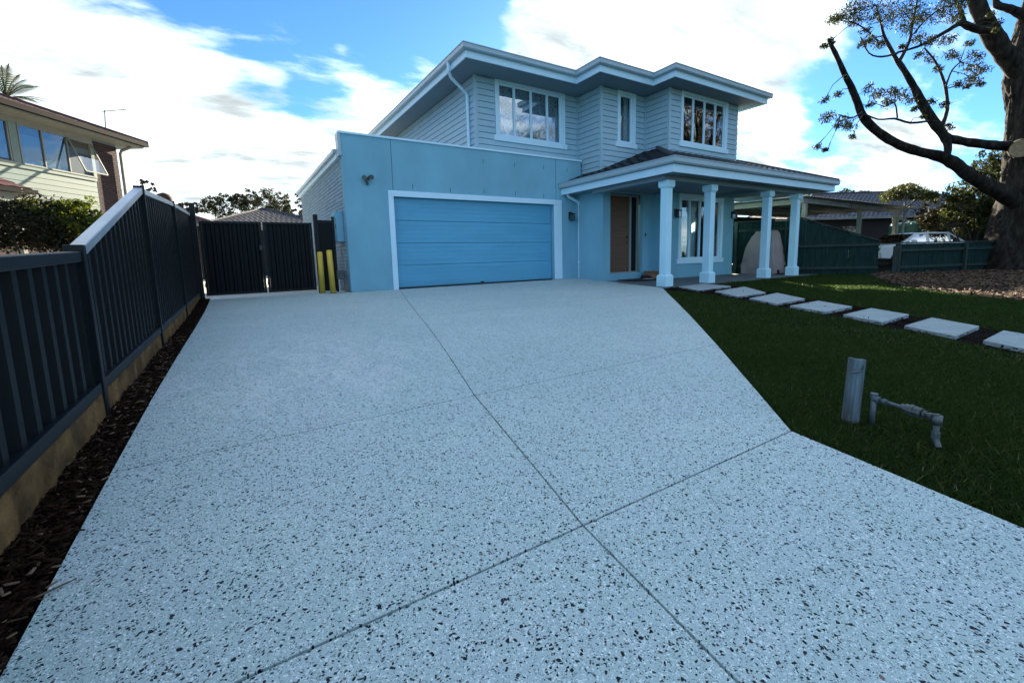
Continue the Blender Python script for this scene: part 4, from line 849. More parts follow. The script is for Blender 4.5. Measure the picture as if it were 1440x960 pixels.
nbox(-14.958, -14.90, 3, 16.34, 5.14, 5.31, 'head_board', m_cream)
nbox(-14.958, -14.90, 13.68, 13.90, 3.935, 5.135, 'window_post', m_siding)
nbox(-14.958, -14.90, 16.28, 16.36, 3.935, 5.135, 'window_post', m_siding)
g = MB(); k = 0; z = -.1                                  # brick end and lower brick wall
def nbrick(b0, b1, z0, z1, a):
    global k; g = MB(); z = z0; k = 0
    while z < z1 - .05:
        b = b0 - (.12 if k % 2 else 0)
        while b < b1:
            p, q = max(b, b0), min(b + .228, b1)
            if q - p > .03:
                v = [tuple(nl(aa, bb, zz_)) for zz_ in (z, z + .075) for aa, bb in ((a - .03, p), (a, p), (a, q), (a - .03, q))]
                g.add(v, [(0, 3, 2, 1), (4, 5, 6, 7), (0, 1, 5, 4), (1, 2, 6, 5), (3, 0, 4, 7)][:4])
            b += .24
        z += .086; k += 1
    o = g.build('brick', m_brown, nh); o['kind'] = 'stuff'
nbrick(16.36, 17.36, 0, 5.28, -14.94); nbrick(7, 16.33, .9, 2.30, -14.94)
def nwin(b0, b1, splits, openlast=False):
    fr = .035
    wn = nbox(-14.955, -14.90, b0, b1, 3.935, 3.965, 'window', m_cream)
    for q in [b0 + fr / 2] + splits + [b1 - fr / 2]: nbox(-14.955, -14.895, q - fr / 2, q + fr / 2, 3.966, 5.10, 'window_frame', m_cream, wn)
    nbox(-14.955, -14.896, b0, b1, 5.101, 5.138, 'window_frame', m_cream, wn)
    ed = [b0 + fr / 2] + splits + [b1 - fr / 2]
    for i, (p, q) in enumerate(zip(ed[:-1], ed[1:])):
        if openlast and i == len(ed) - 2:
            g = MB(); T0, T1 = nl(-14.88, p + .02, 5.09), nl(-14.88, q - .0, 5.09); B0, B1 = nl(-14.42, p + .02, 4.00), nl(-14.42, q - .0, 4.00)
            for u, w_ in ((T0, T1), (B0, B1), (T0, B0), (T1, B1)): g.bar(u, w_, .035, .035)
            g.build('open_sash', m_cream, wn); g = MB(); g.add([T0, T1, B1, B0], [(0, 1, 2, 3)]).build('pane', m_glass_dull, wn)
        nbox(-14.935, -14.93, p, q, 3.966, 5.10, 'pane', m_glass_dull, wn) if not (openlast and i == len(ed) - 2) else None
        nbox(-14.952, -14.948, p, q, 3.97, 4.86, 'blind', mat('grey blind', (.045, .075, .10), .8), wn)
        nbox(-14.957, -14.953, p, q, 3.966, 5.10, 'backing', m_dark, wn)
nwin(10.6, 13.66, []); nwin(13.92, 16.27, [14.62, 15.42], True)
nbox(-14.955, -14.885, 3, 16.36, 3.915, 3.932, 'sill', m_cream)
nbox(-23.5, -14.30, 3, 17.85, 5.31, 5.33, 'soffit', m_cream)
nbox(-14.33, -14.29, 3, 17.85, 5.30, 5.44, 'fascia', m_cream); nbox(-14.28, -14.15, 3, 17.95, 5.355, 5.51, 'gutter', mat('matt dark gutter', (.012, .011, .012), .8, spec=.08)); nbox(-23, -14.29, 17.86, 17.90, 5.30, 5.44, 'fascia', m_cream)
g = MB().tube([nl(-14.55, 17.60, 5.30), nl(-14.80, 17.42, 5.12), nl(-14.84, 17.40, 5.0), nl(-14.84, 17.40, .1)], .055, 10); g.build('downpipe', m_cream, nh)
nroof = MB(); rr_ = .37; z0 = 5.47
pa, pb, pc, pd = nl(-14.2, 3, z0), nl(-14.2, 17.98, z0), nl(-23.2, 17.98, z0), nl(-23.2, 3, z0); r1_ = nl(-18.7, 13.48, z0 + 4.5 * rr_); r0_ = nl(-18.7, 3, z0 + 4.5 * rr_)
rf = nroof.add([pa, pb, pc, pd, r0_, r1_], [(0, 1, 5, 4), (1, 2, 5), (2, 3, 4, 5), (0, 4, 3), (0, 3, 2, 1)]).build('roof', m_redtile, nh)
tile_plane(pb, pa, r0_, r1_, m_redtile, rf); tile_plane(pc, pb, r1_, r1_, m_redtile, rf)
MB().tube([pb + Vector((0, 0, .03)), r1_ + Vector((0, 0, .03)), r0_ + Vector((0, 0, .03))], .09, 7).build('ridge_cap', m_redtile, rf)
# porch roof
z0 = 2.78; pa, pb, pc, pd = nl(-12.45, 4, z0), nl(-12.45, 11.75, z0), nl(-14.94, 11.75, z0), nl(-14.94, 4, z0 + 1.2); top = nl(-14.94, 10.9, z0 + 1.2)
rf = MB().add([pa, pb, pc, top, pd], [(0, 1, 3, 4), (1, 2, 3), (0, 4, 3, 2, 1)]).build('porch_roof', m_redtile, nh); tile_plane(pb, pa, pd, top, m_redtile, rf); tile_plane(pc, pb, top, top, m_redtile, rf)
nbox(-12.56, -12.40, 4, 11.85, 2.66, 2.77, 'porch_gutter', MATS['matt dark gutter']); nbox(-12.62, -12.57, 4, 11.75, 2.48, 2.66, 'porch_fascia', m_cream); nbox(-14.9, -12.63, 4, 11.7, 2.60, 2.62, 'porch_ceiling', m_cream)
for b in (8.6, 11.5): nbox(-12.75, -12.65, b, b + .1, 0, 2.60, 'porch_post', m_cream)
nbox(-14.93, -14.90, 9.4, 11.2, .2, 2.2, 'porch_door', m_dark)
# antenna
g = MB().tube([at(148.5, 182, 16.3), at(147, 155, 16.3)], .018, 6).tube([at(143, 157, 16.3), at(178, 154, 16.2)], .014, 6)
for q in range(6): p = at(147 + q * 6, 156.5 - q * .45, 16.27); g.tube([p - FH * .25, p + FH * .25], .006, 5)
g.build('antenna', m_galv, nh)
adopt(nh)

# ------------------------------------------------------------------ vegetation builders
LS = 1.0
def tube_px(g, pts, dep, n=9, rough=.06, depth_end=None, sub=3):
    P3 = []; rd = []
    for i, (x, y, r_) in enumerate(pts):
        r_ = r_ * LS
        d = dep if depth_end is None else dep + (depth_end - dep) * i / (len(pts) - 1); P3.append(at(x, y, d)); rd.append(r_ * d / F)
    Q3, qr = [], []
    for i in range(len(P3) - 1):
        p0, p1, p2, p3 = P3[max(i - 1, 0)], P3[i], P3[i + 1], P3[min(i + 2, len(P3) - 1)]
        for j in range(sub):
            t = j / sub; Q3.append(.5 * ((2 * p1) + (p2 - p0) * t + (2 * p0 - 5 * p1 + 4 * p2 - p3) * t * t + (3 * p1 - p0 - 3 * p2 + p3) * t ** 3)); qr.append((rd[i] * (1 - t) + rd[i + 1] * t) * random.uniform(1 - rough, 1 + rough))
    Q3.append(P3[-1]); qr.append(rd[-1])
    g.tube(Q3, qr, n, True, rough * .8)
# the big gum tree
TD = 14.2
gt = thing('gum_tree', 'huge old gum tree with sawn stub and reaching bare limbs at the right edge', 'tree', tuple(at(1462, 385, TD)))
g = MB()
# trunk with buttressed, furrowed surface
tp = [(1476, 400, 88), (1473, 380, 76), (1470, 350, 62), (1467, 320, 52), (1464, 290, 45), (1462, 255, 38), (1460, 220, 33), (1456, 185, 29), (1452, 150, 26), (1450, 110, 27), (1452, 80, 25), (1456, 40, 21), (1464, 0, 18), (1476, -60, 15), (1488, -140, 10), (1500, -220, 5)]
from mathutils import noise as mnoise
n = 120; PP = []
for i in range(len(tp) - 1):
    for j in range(14): t = j / 14; PP.append(tuple(tp[i][q] * (1 - t) + tp[i + 1][q] * t for q in range(3)))
v = []
for i, (x, y, r_) in enumerate(PP):
    c0 = at(x, y, TD); rr = r_ * TD / F
    for k in range(n):
        a = 2 * math.pi * k / n; tw = a + y * .0016; ca, sa = math.cos(a), math.sin(a); wc, ws = math.cos(tw), math.sin(tw)
        but = max(0, (y - 300) / 100) * .13 * math.sin(a * 5 + 1)
        fiss = abs(mnoise.noise(Vector((wc * 7, ws * 7, c0.z * .9)))) * .6 + abs(mnoise.noise(Vector((wc * 15, ws * 15, c0.z * 2.2)))) * .4
        plate = mnoise.noise(Vector((wc * 2.5, ws * 2.5, c0.z * 1.1)))
        q = rr * (1 + but + .07 * plate) + .11 * (fiss - .25) + .025 * mnoise.noise(Vector((wc * 30, ws * 30, c0.z * 9))); v.append(c0 + Vector((ca * q, sa * q, 0)))
f = [(i * n + k, i * n + (k + 1) % n, (i + 1) * n + (k + 1) % n, (i + 1) * n + k) for i in range(len(PP) - 1) for k in range(n)]
g.add(v, f).build('trunk', m_trunk, gt, True)
LIMBS = [([(1450, 120, 14), (1432, 98, 16), (1415, 78, 15), (1400, 58, 14.5), (1385, 30, 13), (1372, 0, 12), (1360, -40, 10), (1345, -110, 6), (1335, -180, 3)], TD, 13.4),
 ([(1450, 300, 22), (1420, 277, 20), (1390, 262, 17), (1365, 248, 15), (1345, 232, 13.5), (1325, 221, 13), (1300, 215, 11), (1275, 208, 10.5), (1250, 196, 10), (1228, 180, 9.5), (1213, 163, 9), (1206, 145, 8.5), (1198, 125, 7.5), (1188, 105, 6.5), (1178, 82, 5.5), (1168, 62, 4.5), (1166, 57, 4)], TD, 12.0),
 ([(1331, 222, 6), (1333, 205, 6.5), (1327, 190, 8), (1312, 170, 9), (1298, 148, 8), (1285, 122, 6), (1272, 100, 5), (1262, 85, 4.5)], 13.2, 12.8),
 ([(1262, 87, 3.2), (1252, 68, 2.6), (1243, 50, 2), (1238, 30, 1.5), (1232, 8, 1)], 12.8, 12.4), ([(1264, 87, 3), (1278, 60, 2.2), (1284, 30, 1.6), (1290, 0, 1.2)], 12.8, 12.6),
 ([(1445, 207, 13), (1428, 206, 11), (1405, 205, 9), (1375, 202, 8), (1350, 198, 8), (1335, 194, 7), (1322, 185, 7)], TD, 13.1),
 ([(1323, 180, 3.4), (1332, 155, 2.6), (1330, 125, 2.2), (1322, 100, 1.8), (1312, 82, 1.4), (1300, 68, 1)], 13.1, 12.6),
 ([(1330, 122, 1.4), (1338, 100, 1.2), (1350, 88, 1)], 12.8, 12.6), ([(1308, 170, 2), (1280, 173, 1.8), (1258, 167, 1.5), (1235, 168, 1.2), (1215, 160, 1)], 13, 12.6),
 ([(1262, 75, 1.8), (1240, 80, 1.4), (1222, 75, 1.1), (1210, 52, .9)], 12.7, 12.4), ([(1392, 42, 7), (1375, 42, 5.5), (1362, 37, 5), (1350, 33, 4), (1335, 42, 3), (1310, 56, 2.2), (1290, 66, 1.8), (1262, 74, 1.6)], 13.7, 12.8),
 ([(1356, 34, 3.5), (1352, 18, 3), (1345, 3, 2.2), (1332, -20, 1.3)], 13.5, 13.2), ([(1450, 28, 7), (1430, 17, 6), (1415, 11, 5), (1402, 7, 4.5), (1400, -8, 4), (1392, -60, 2.5)], TD, 13.8),
 ([(1285, 48, 1.3), (1300, 30, 1.2), (1318, 15, 1)], 12.7, 12.6), ([(1200, 32, .9), (1215, 40, 1), (1235, 58, 1.2)], 12.3, 12.5), ([(1182, 162, 1), (1198, 166, 1.2), (1212, 158, 1.4)], 12.1, 12.3), ([(1245, 150, 1), (1258, 145, 1), (1262, 166, 1.2)], 12.6, 12.6)]
h = MB()
for li, (pts, d0, d1) in enumerate(LIMBS):
    LS = .76 if li == 0 else .56 if li == 1 else .70 if li in (2, 5) else .9
    fine = pts[0][2] < 3.5; g = h if fine else MB()
    tube_px(g, pts, d0, 14 if pts[0][2] > 5 else 7, .07, d1)
    if not fine: g.build('limb', m_trunk, gt, True)
LS = 1.0
c0 = at(1436, 209, TD - 1.0); d = (Vector((0, 0, EYE)) - c0).normalized()
MB().tube([c0 - d * .9, c0], [.30, .27], 20, True, .04).build('sawn_stub', m_trunk, gt); MB().tube([c0 - d * .01, c0 + d * .01], [.25, .25], 20).build('sawn_face', m_endgrain, gt)
CL = [(1172,30,10),(1180,24,12),(1192,18,13),(1200,10,15),(1215,8,15),(1235,10,17),(1255,12,17),(1270,20,15),(1290,12,17),(1300,28,13),(1320,20,15),(1340,10,13),(1250,28,11),(1275,40,11),(1225,58,10),(1240,62,9),(1213,62,7),(1218,45,7),(1290,52,11),(1310,58,9),(1330,55,11),(1295,78,8),(1340,78,9),(1372,78,9),(1365,95,11),(1380,98,9),(1370,110,10),(1350,118,6),(1362,122,5),(1395,22,7),(1405,33,7),(1400,42,5),(1220,125,8),(1235,132,11),(1255,130,10),(1270,133,11),(1250,145,9),(1285,142,8),(1288,152,5),(1310,142,6),(1330,148,7),(1225,145,7),(1160,140,7),(1165,165,11),(1185,168,11),(1195,182,9),(1175,178,7),(1200,193,5),(1180,132,7),(1150,205,7),(1162,212,5),(1160,64,6),(1168,58,5),(1336,178,5),(1297,165,4),(1188,108,3),(1345,25,9),(1360,62,7),(1268,68,5),(1322,98,7),(1310,84,8),(1205,28,11),(1228,26,12),(1285,24,12),(1330,5,12),(1352,5,10),(1378,118,6)]
NODES = []
for pts, d0, d1 in LIMBS[1:]:
    for i, q in enumerate(pts): NODES.append(at(q[0], q[1], d0 + (d1 - d0) * i / (len(pts) - 1)))
NODES += [at(1385, 30, 13.7), at(1372, 0, 13.6)]
cen = []; spr = []
for x, y, r_ in CL:
    tgt = at(x, y, 12.7 + random.uniform(-.3, .3)); b_ = min(NODES, key=lambda q: (q - tgt).length); md = b_.lerp(tgt, .5) + Vector((random.uniform(-.08, .08), random.uniform(-.08, .08), .06))
    if (b_ - tgt).length > .05: h.tube([b_, b_.lerp(md, .6), md, tgt], [.014, .011, .009, .005], 5)
    for _ in range(3):
        e_ = tgt + Vector((random.gauss(0, 1), random.gauss(0, 1), random.gauss(0, .7))) * r_ * .55 * 12.7 / F; h.tube([md.lerp(tgt, .5), tgt.lerp(e_, .5) + Vector((0, 0, .02)), e_], [.007, .005, .003], 4)
    for _ in range(4 if r_ > 8 else 2):
        dd = 12.7 + random.uniform(-.7, .7); cen.append(at(x + random.uniform(-r_, r_) * .6, y + random.uniform(-r_, r_) * .45, dd)); spr.append(r_ * .95 * dd / F)
ms = [leaves([tuple(c) for c in cen], spr, 62, .088, .26, 0, .5)]
cen = [tuple(at(random.uniform(1170, 1620), random.uniform(-330, -12), random.uniform(11, 17))) for _ in range(300)]; ms.append(leaves(cen, .38, 26, .11, .28, 0, .5))
for _ in range(40): pass
v_, f_ = cat_(ms); npmesh('crown', v_, f_, m_gum, gt); h.build('twig', m_branch, gt, True)['kind'] = 'stuff'
adopt(gt)

def bush(name, label, cat, cen, dims, n, size, m, trunk=None, group=None, aspect=.45, loc=None, clump=.22, under=True, per=40, droop=.2):
    t = thing(name, label, cat, loc or (cen[0], cen[1], 0), group)
    c = []
    for _ in range(n):
        d = RNG.normal(size=3); d /= np.linalg.norm(d); r_ = RNG.random() ** .4
        c.append((cen[0] + d[0] * r_ * dims[0], cen[1] + d[1] * r_ * dims[1], cen[2] + d[2] * r_ * dims[2]))
    v_, f_ = leaves(c, clump * max(dims) * (.6 + .8 * RNG.random(len(c))), per, size, aspect, 0, droop); npmesh('crown', v_, f_, m, t)
    g = MB(); base = Vector((cen[0], cen[1], zg(cen[1]) - .1))
    for k in range(5):
        q = Vector(c[random.randrange(len(c))]); mid = base.lerp(q, .55) + Vector((random.uniform(-.1, .1), random.uniform(-.1, .1), .1)); rr = .03 * max(dims)
        g.tube([base + Vector((random.uniform(-.05, .05), random.uniform(-.05, .05), 0)), mid, q], [rr, rr * .6, rr * .25], 6)
    g.build('trunk', trunk or m_branch, t, True); adopt(t); return t
def B(px, py, d): v = at(px, py, d); return (v.x, v.y, v.z)
bush('garden_bush', 'dark olive bush behind the low fence panel, its top under the porch roof', 'bush', B(45, 318, 8.6), (1.05, .8, .52), 150, .075, m_bushd, per=60)
bush('garden_bush', 'sunlit yellow green bush against the sage siding', 'bush', B(92, 302, 8.8), (.62, .5, .42), 70, .07, m_bushl, per=45)
bush('garden_bush', 'bright green shrub just left of the sloping fence cap', 'bush', B(118, 318, 9.6), (.55, .5, .55), 60, .07, m_bushl, per=45)
# palm behind the neighbour's roof
pt = thing('palm_tree', 'palm tree rising behind the red roof at the left edge', 'tree', B(8, 135, 25)[:2] + (0,)); c0 = Vector(B(8, 138, 25)); g = MB().tube([Vector((c0.x, c0.y, 0)), c0], [.3, .24], 12, True, .05); g.build('trunk', m_branch, pt)
FR = [(-20, 100), (2, 92), (12, 90), (38, 112), (58, 122), (80, 150), (-30, 130), (60, 148), (28, 105), (-12, 88), (82, 146), (46, 120)]
for x, y in FR:
    tipp = Vector(B(x, y, 25 + random.uniform(-1.2, 1.2))); mid = c0.lerp(tipp, .55) + Vector((0, 0, .45)); V_ = []
    pts = [c0 * ((1 - s) ** 2) + mid * (2 * s * (1 - s)) + tipp * (s * s) for s in [i / 22 for i in range(23)]]
    g = MB().tube(pts, [.03 * (1 - i / 26) for i in range(23)], 5)
    for i in range(2, 22):
        dd = (pts[i + 1] - pts[i - 1]).normalized(); sd = dd.cross(Vector((0, 0, 1))).normalized(); L_ = .55 * math.sin(math.pi * min(1, i / 22 + .12)) + .08
        for s_ in (-1, 1):
            e = pts[i] + (sd * s_ * .8 + dd * .75 + Vector((0, 0, -.25))).normalized() * L_; g.add([pts[i], pts[i] + dd * .07, e], [(0, 1, 2)])
    g.build('frond', m_palm, pt)
adopt(pt)
# neighbours' low houses beyond the gate
def far_house(name, label, cx_, cy_, wx, wy, ze, s, mr, mw, rot=0.0):
    t = thing(name, label, 'house', (0, 0, 0)); g = MB().box(-wx / 2 + .5, wx / 2 - .5, -wy / 2 + .5, wy / 2 - .5, -.2, ze - .02); g.build('wall', mw, t)
    hip(-wx / 2, wx / 2, -wy / 2, wy / 2, ze, s, mr, t); g = MB().box(-wx / 2 - .05, wx / 2 + .05, -wy / 2 - .12, -wy / 2 - .01, ze - .1, ze + .02).box(-wx / 2 - .12, -wx / 2 - .01, -wy / 2 - .12, wy / 2 + .05, ze - .1, ze + .02); g.build('gutter', m_palesteel, t)
    for sx in (-.25, .25): MB().box(sx * wx - .5, sx * wx + .5, -wy / 2 + .46, -wy / 2 + .499, 1.0, 2.1).build('window', m_glass2, t)
    t.location = (cx_, cy_, 0); t.rotation_euler = (0, 0, rot); return t
c = B(372, 300, 30); far_house('far_house', 'low house with charcoal hip roof seen over the gate', c[0], c[1], 9.5, 9, 2.75, .36, m_far_roof, m_brownm, R(8))
c = B(243, 300, 23); rh = far_house('far_house', 'dark red roofed house just beyond the end of the steel fence', c[0] - .5, c[1] + 1.5, 6.2, 6.2, 2.75, .38, m_redtile, m_brown, R(-12))
t = thing('roof_ventilator', 'round rusty roof ventilator above the steel fence', 'roof vent', B(232, 292, 20)); p = Vector(B(232, 290, 20)); MB().tube([p + Vector((0, 0, -.6)), p + Vector((0, 0, .15))], .12, 12).build('vent_neck', m_brown, t)
MB().tube([p + Vector((0, 0, .10)), p + Vector((0, 0, .2)), p + Vector((0, 0, .38)), p + Vector((0, 0, .52)), p + Vector((0, 0, .60))], [.14, .30, .33, .24, .05], 16).build('vent_dome', m_brown, t, True); adopt(t)
for j, (px, py, d, dims, n, lab) in enumerate(((312, 290, 38, (2.0, 1.6, 1.0), 60, 'far gum tree left of the charcoal roof'), (345, 282, 40, (1.5, 1.5, .9), 34, 'far gum tree directly behind the left half of the charcoal roof'), (368, 283, 40, (2.5, 2, 1.3), 62, 'tallest far gum tree above the charcoal roof peak'), (392, 290, 39, (1.6, 1.5, 1.0), 36, 'far gum tree right of the charcoal roof peak'), (429, 292, 36, (1.0, 1.0, 1.3), 22, 'thin far gum tree beside the garage brick wall'), (418, 303, 38, (1.3, 1.2, .5), 22, 'low far tree just left of the garage brick wall'), (208, 262, 34, (.7, .7, .5), 14, 'small far treetop right of the brick corner'), (265, 293, 36, (1.0, 1, .6), 20, 'low far tree behind the dark red roof'), (1182, 280, 42, (1.6, 1.2, 1.1), 40, 'far treetop right of the verandah roof end'), (1215, 280, 48, (2.0, 1.2, .9), 34, 'far low treetop above the brown tiled roof'))):
    bush('far_tree', lab, 'tree', B(px, py, d), dims, n, .22, m_far, per=34, clump=.17)

# ------------------------------------------------------------------ right side: green timber fences
def paling_fence(label, P0, P1, top0, top1, base, posts, rails, thick=.018, lastlean=0.0):
    t = thing('paling_fence', label, 'fence', (P0[0], P0[1], 0)); p0, p1 = Vector((*P0, 0)), Vector((*P1, 0)); L_ = (p1 - p0).length; d = (p1 - p0) / L_; nrm = Vector((-d.y, d.x, 0))
    if nrm.dot(-p0) < 0: nrm = -nrm
    ztop = lambda s: top0 + (top1 - top0) * s / L_
    s = 0; 
    while s < L_ - .02:
        w_ = min(.145 + random.uniform(-.004, .004), L_ - s); a = p0 + d * s; b = p0 + d * (s + w_ - .006); off = nrm * random.choice((0, .012)); z0, z1, z2 = base(a) - .04, ztop(s) - .03 + random.uniform(-.012, .008), ztop(s + w_) - .03
        v = [a + off + Vector((0, 0, z0)), b + off + Vector((0, 0, z0)), b + off + Vector((0, 0, z2)), a + off + Vector((0, 0, z1))]; v += [q - nrm * thick for q in v]
        MB().add(v, [(0, 1, 2, 3), (7, 6, 5, 4), (0, 4, 5, 1), (1, 5, 6, 2), (2, 6, 7, 3), (3, 7, 4, 0)]).build('paling', m_greenpal, t); s += w_
    for r_ in rails:
        a = p0 + nrm * .04; b = p1 + nrm * .04; MB().bar(a + Vector((0, 0, r_)), b + Vector((0, 0, r_)), .04, .075).build('rail', m_greenrail, t)
    MB().bar(p0 + Vector((0, 0, ztop(0) + .005)), p1 + Vector((0, 0, ztop(L_) + .005)), .11, .035).build('cap_rail', m_greenrail, t)
    for s_ in posts: a = p0 + d * s_ + nrm * .07; MB().bar(a + Vector((0, 0, -.15)), a + Vector((0, 0, ztop(s_) - .02)) + d * lastlean, .10, .08, upv=tuple(nrm)).build('fence_post', m_greenrail, t)
    adopt(t); return t
bz = lambda p: zg(p.y)
q0 = at(1041, 313, 15.2); q1 = at(1112, 309, 15.2)
fA = (15.95, 9.9); fB = (15.9, 7.1); fC = (16.85, 5.6)
def gy(px, py, d): return at(px, py, d)
p_a = at(1115, 385, 14.2); p_b = at(1233, 388, 13.4)
T0 = at(1127, 305, 14.2).z; T1 = at(1233, 339, 13.4).z
paling_fence('raked green paling fence falling towards the street, right of the last column', (p_a.x, p_a.y), (p_b.x, p_b.y), T0, T1, bz, [.05, 2.6], [.12, T1 - .10])
p_c = at(1030, 380, 15.5); Tm = at(1075, 311, 14.9).z
paling_fence('level green paling fence behind the covered barbecue', (p_c.x, p_c.y), (p_a.x - .02, p_a.y + .02), Tm, Tm - .02, bz, [.1, 1.9], [.2, Tm - .3])
p_d = at(1256, 386, 13.5); p_e = at(1400, 382, 14.6)
paling_fence('low green paling fence running behind the big gum tree', (p_d.x, p_d.y), (p_e.x, p_e.y), at(1256, 342, 13.5).z, at(1400, 339, 14.6).z, bz, [.05, 2.9], [.10, .62], lastlean=.0)
paling_fence('green paling fence continuing past the gum tree', (p_e.x + .05, p_e.y - .02), (p_e.x + 3.0, p_e.y - 3.0), .82, .8, bz, [3.9], [.1, .6])
# ------------------------------------------------------------------ carport of the right neighbour
cp = thing('carport', 'open carport with pale weathered posts behind the green fence', 'carport', (22, 10, 0))
CY0, CY1 = 8.35, 14.5
for x, y in ((17.45, 7.95), (23.2, 8.35), (27.4, 8.4), (17.6, 14.0)): MB().box(x - .07, x + .07, y - .07, y + .07, 0, 2.36).build('post', m_cream, cp)
MB().bar((17.2, 7.92, 2.45), (28.4, 8.45, 2.45), .07, .17).build('front_beam', m_palesteel, cp)
MB().bar((17.45, 7.9, 2.44), (17.6, 14.5, 2.60), .09, .18).build('side_beam', m_cream, cp)
g = MB(); nx = 60
for i in range(nx): xa = 17.0 + 11.6 * i / nx; xb_ = xa + 11.6 / nx; g.add([(xa, 7.75, 2.56), (xa + .09, 7.75, 2.60), (xb_, 7.75, 2.56), (xb_, 14.6, 2.74), (xa + .09, 14.6, 2.78), (xa, 14.6, 2.74)], [(0, 1, 4, 5), (1, 2, 3, 4)])
g.build('roof_sheet', m_palesteel, cp)
for k in range(4): MB().bar((17.5, 9.2 + k * 1.5, 2.53 + k * .045), (28.3, 9.2 + k * 1.5, 2.53 + k * .045), .05, .10).build('purlin', m_cream, cp)
MB().bar((17.3, 12.2, 1.9), (28, 11.6, 2.0), .05, .12).build('rear_rail', m_palesteel, cp)
MB().box(17.2, 28.5, 14.6, 14.7, 0, 2.65).build('rear_wall', m_dark, cp); adopt(cp)
far_house('neighbour_house', 'neighbour house with dark brown tiled roof behind the carport', 39.3, 13.9, 17, 9.4, 2.62, .44, m_browntile, m_brownm, -YAW)
# water tank, shed
p = Vector(B(1281, 345, 24)); tk = thing('water_tank', 'round dark green water tank under the carport edge', 'water tank', (p.x, p.y, 0)); zt = B(1281, 314, 24)[2]
prof = [(0, .98)];
for i in range(12): prof += [(.1 + i * (zt - .2) / 12, .98), (.14 + i * (zt - .2) / 12, 1.0)]
prof += [(zt - .08, 1.0), (zt, .93), (zt + .06, .4), (zt + .07, .02)]
MB().tube([(p.x, p.y, a) for a, b in prof], [b for a, b in prof], 32).build('tank_body', m_tank, tk, True); MB().tube([(p.x, p.y, zt + .05), (p.x, p.y, zt + .14)], .22, 16).build('tank_lid', m_tank, tk); MB().tube([(p.x - .9, p.y - .45, .2), (p.x - 1.0, p.y - .5, .2)], .03, 8).build('tank_outlet', m_galv, tk); adopt(tk)
p = Vector(B(1370, 345, 19.5)); sh = thing('garden_shed', 'dark steel garden shed left of the gum trunk', 'shed', (p.x, p.y, 0)); zt = B(1370, 313, 19.5)[2]
MB().box(p.x - .2, p.x + 1.8, p.y - .8, p.y + .9, 0, zt - .06).build('shed_wall', m_fence, sh)
for i in range(12): MB().box(p.x - .226, p.x - .2, p.y - .8 + i * .142, p.y - .72 + i * .142, .02, zt - .08).build('wall_rib', m_fence, sh)
MB().add([(p.x - .3, p.y - .9, zt - .06), (p.x + 1.9, p.y - .9, zt - .06), (p.x + 1.9, p.y + 1.0, zt - .06), (p.x - .3, p.y + 1.0, zt - .06), (p.x - .3, p.y + .05, zt + .14), (p.x + 1.9, p.y + .05, zt + .14)], [(0, 1, 5, 4), (3, 4, 5, 2), (0, 4, 3), (1, 2, 5), (0, 3, 2, 1)]).build('shed_roof', m_fencerail, sh); adopt(sh)
# car
def car(label, loc, rot):
    t = thing('parked_car', label, 'car', loc)
    def body(prof, hw, name, m, inset=0.0, tum=None, par=None, sm=False):
        g = MB(); n = len(prof); v = []
        for s_ in (-1, 1):
            for (x, z) in prof: wq = hw if tum is None else hw - tum * max(0, z - .85); v.append((x, s_ * wq, z))
        g.add(v, [tuple(range(n)), tuple(range(n, 2 * n))[::-1]] + [(i, n + i, n + (i + 1) % n, (i + 1) % n) for i in range(n)]); return g.build(name, m, par or t, sm, bev=.03 if m == m_carwhite else 0)
    bd = body([(-2.15, .35), (-2.2, .60), (-2.12, .88), (-1.2, .95), (1.6, .95), (2.08, .93), (2.15, .6), (2.1, .35), (1.72, .32), (1.6, .55), (1.35, .66), (1.1, .55), (.98, .30), (-.98, .30), (-1.1, .55), (-1.35, .66), (-1.6, .55), (-1.72, .32)], .86, 'body', m_carwhite)
    body([(-1.25, .94), (-.55, 1.36), (.0, 1.43), (1.1, 1.41), (1.75, 1.02), (1.8, .94)], .80, 'cabin', m_carwhite, tum=.25)
    for s_ in (-1, 1):
        for pr in (((-1.0, .97), (-.50, 1.30), (-.05, 1.35), (-.05, .97)), ((.10, .97), (.10, 1.36), (.95, 1.34), (1.0, .97)), ((1.12, .98), (1.07, 1.33), (1.5, 1.06), (1.45, .98))):
            g = MB(); v = [(x, s_ * (.808 - .25 * max(0, z - .85)), z) for x, z in pr] + [(x, s_ * (.79 - .25 * max(0, z - .85)), z) for x, z in pr]; n = len(pr)
            g.add(v, [tuple(range(n)), tuple(range(n, 2 * n))[::-1]] + [(i, n + i, n + (i + 1) % n, (i + 1) % n) for i in range(n)]).build('side_window', m_glass2, t)
        for x in (-1.35, 1.35):
            w_ = MB().tube([(x, s_ * .68, .31), (x, s_ * .88, .31)], .31, 24).build('wheel', m_rubber, t); MB().tube([(x, s_ * .875, .31), (x, s_ * .885, .31)], .19, 16).build('rim', m_galv, w_)
        MB().box(-2.19, -2.02, s_ * .62 - .16, s_ * .62 + .16, .66, .80).build('headlight', m_glass2, t, bev=.02); MB().box(2.05, 2.155, s_ * .66 - .12, s_ * .66 + .12, .62, .85).build('tail_light', m_redtile, t, bev=.02)
        MB().box(-.85, -.70, s_ * .92 - .07, s_ * .92 + .07, 1.0, 1.10).build('mirror', m_carwhite, t, bev=.02)
    g = MB(); v = [(-1.27, -.76, .98), (-1.27, .76, .98), (-.58, .68, 1.36), (-.58, -.68, 1.36)]; g.add(v + [(a - .012, b, c_ + .012) for a, b, c_ in v], [(0, 1, 2, 3), (7, 6, 5, 4), (0, 4, 5, 1), (1, 5, 6, 2), (2, 6, 7, 3), (3, 7, 4, 0)]).build('windscreen', m_glass2, t)
    t.rotation_euler = (0, 0, rot); return t
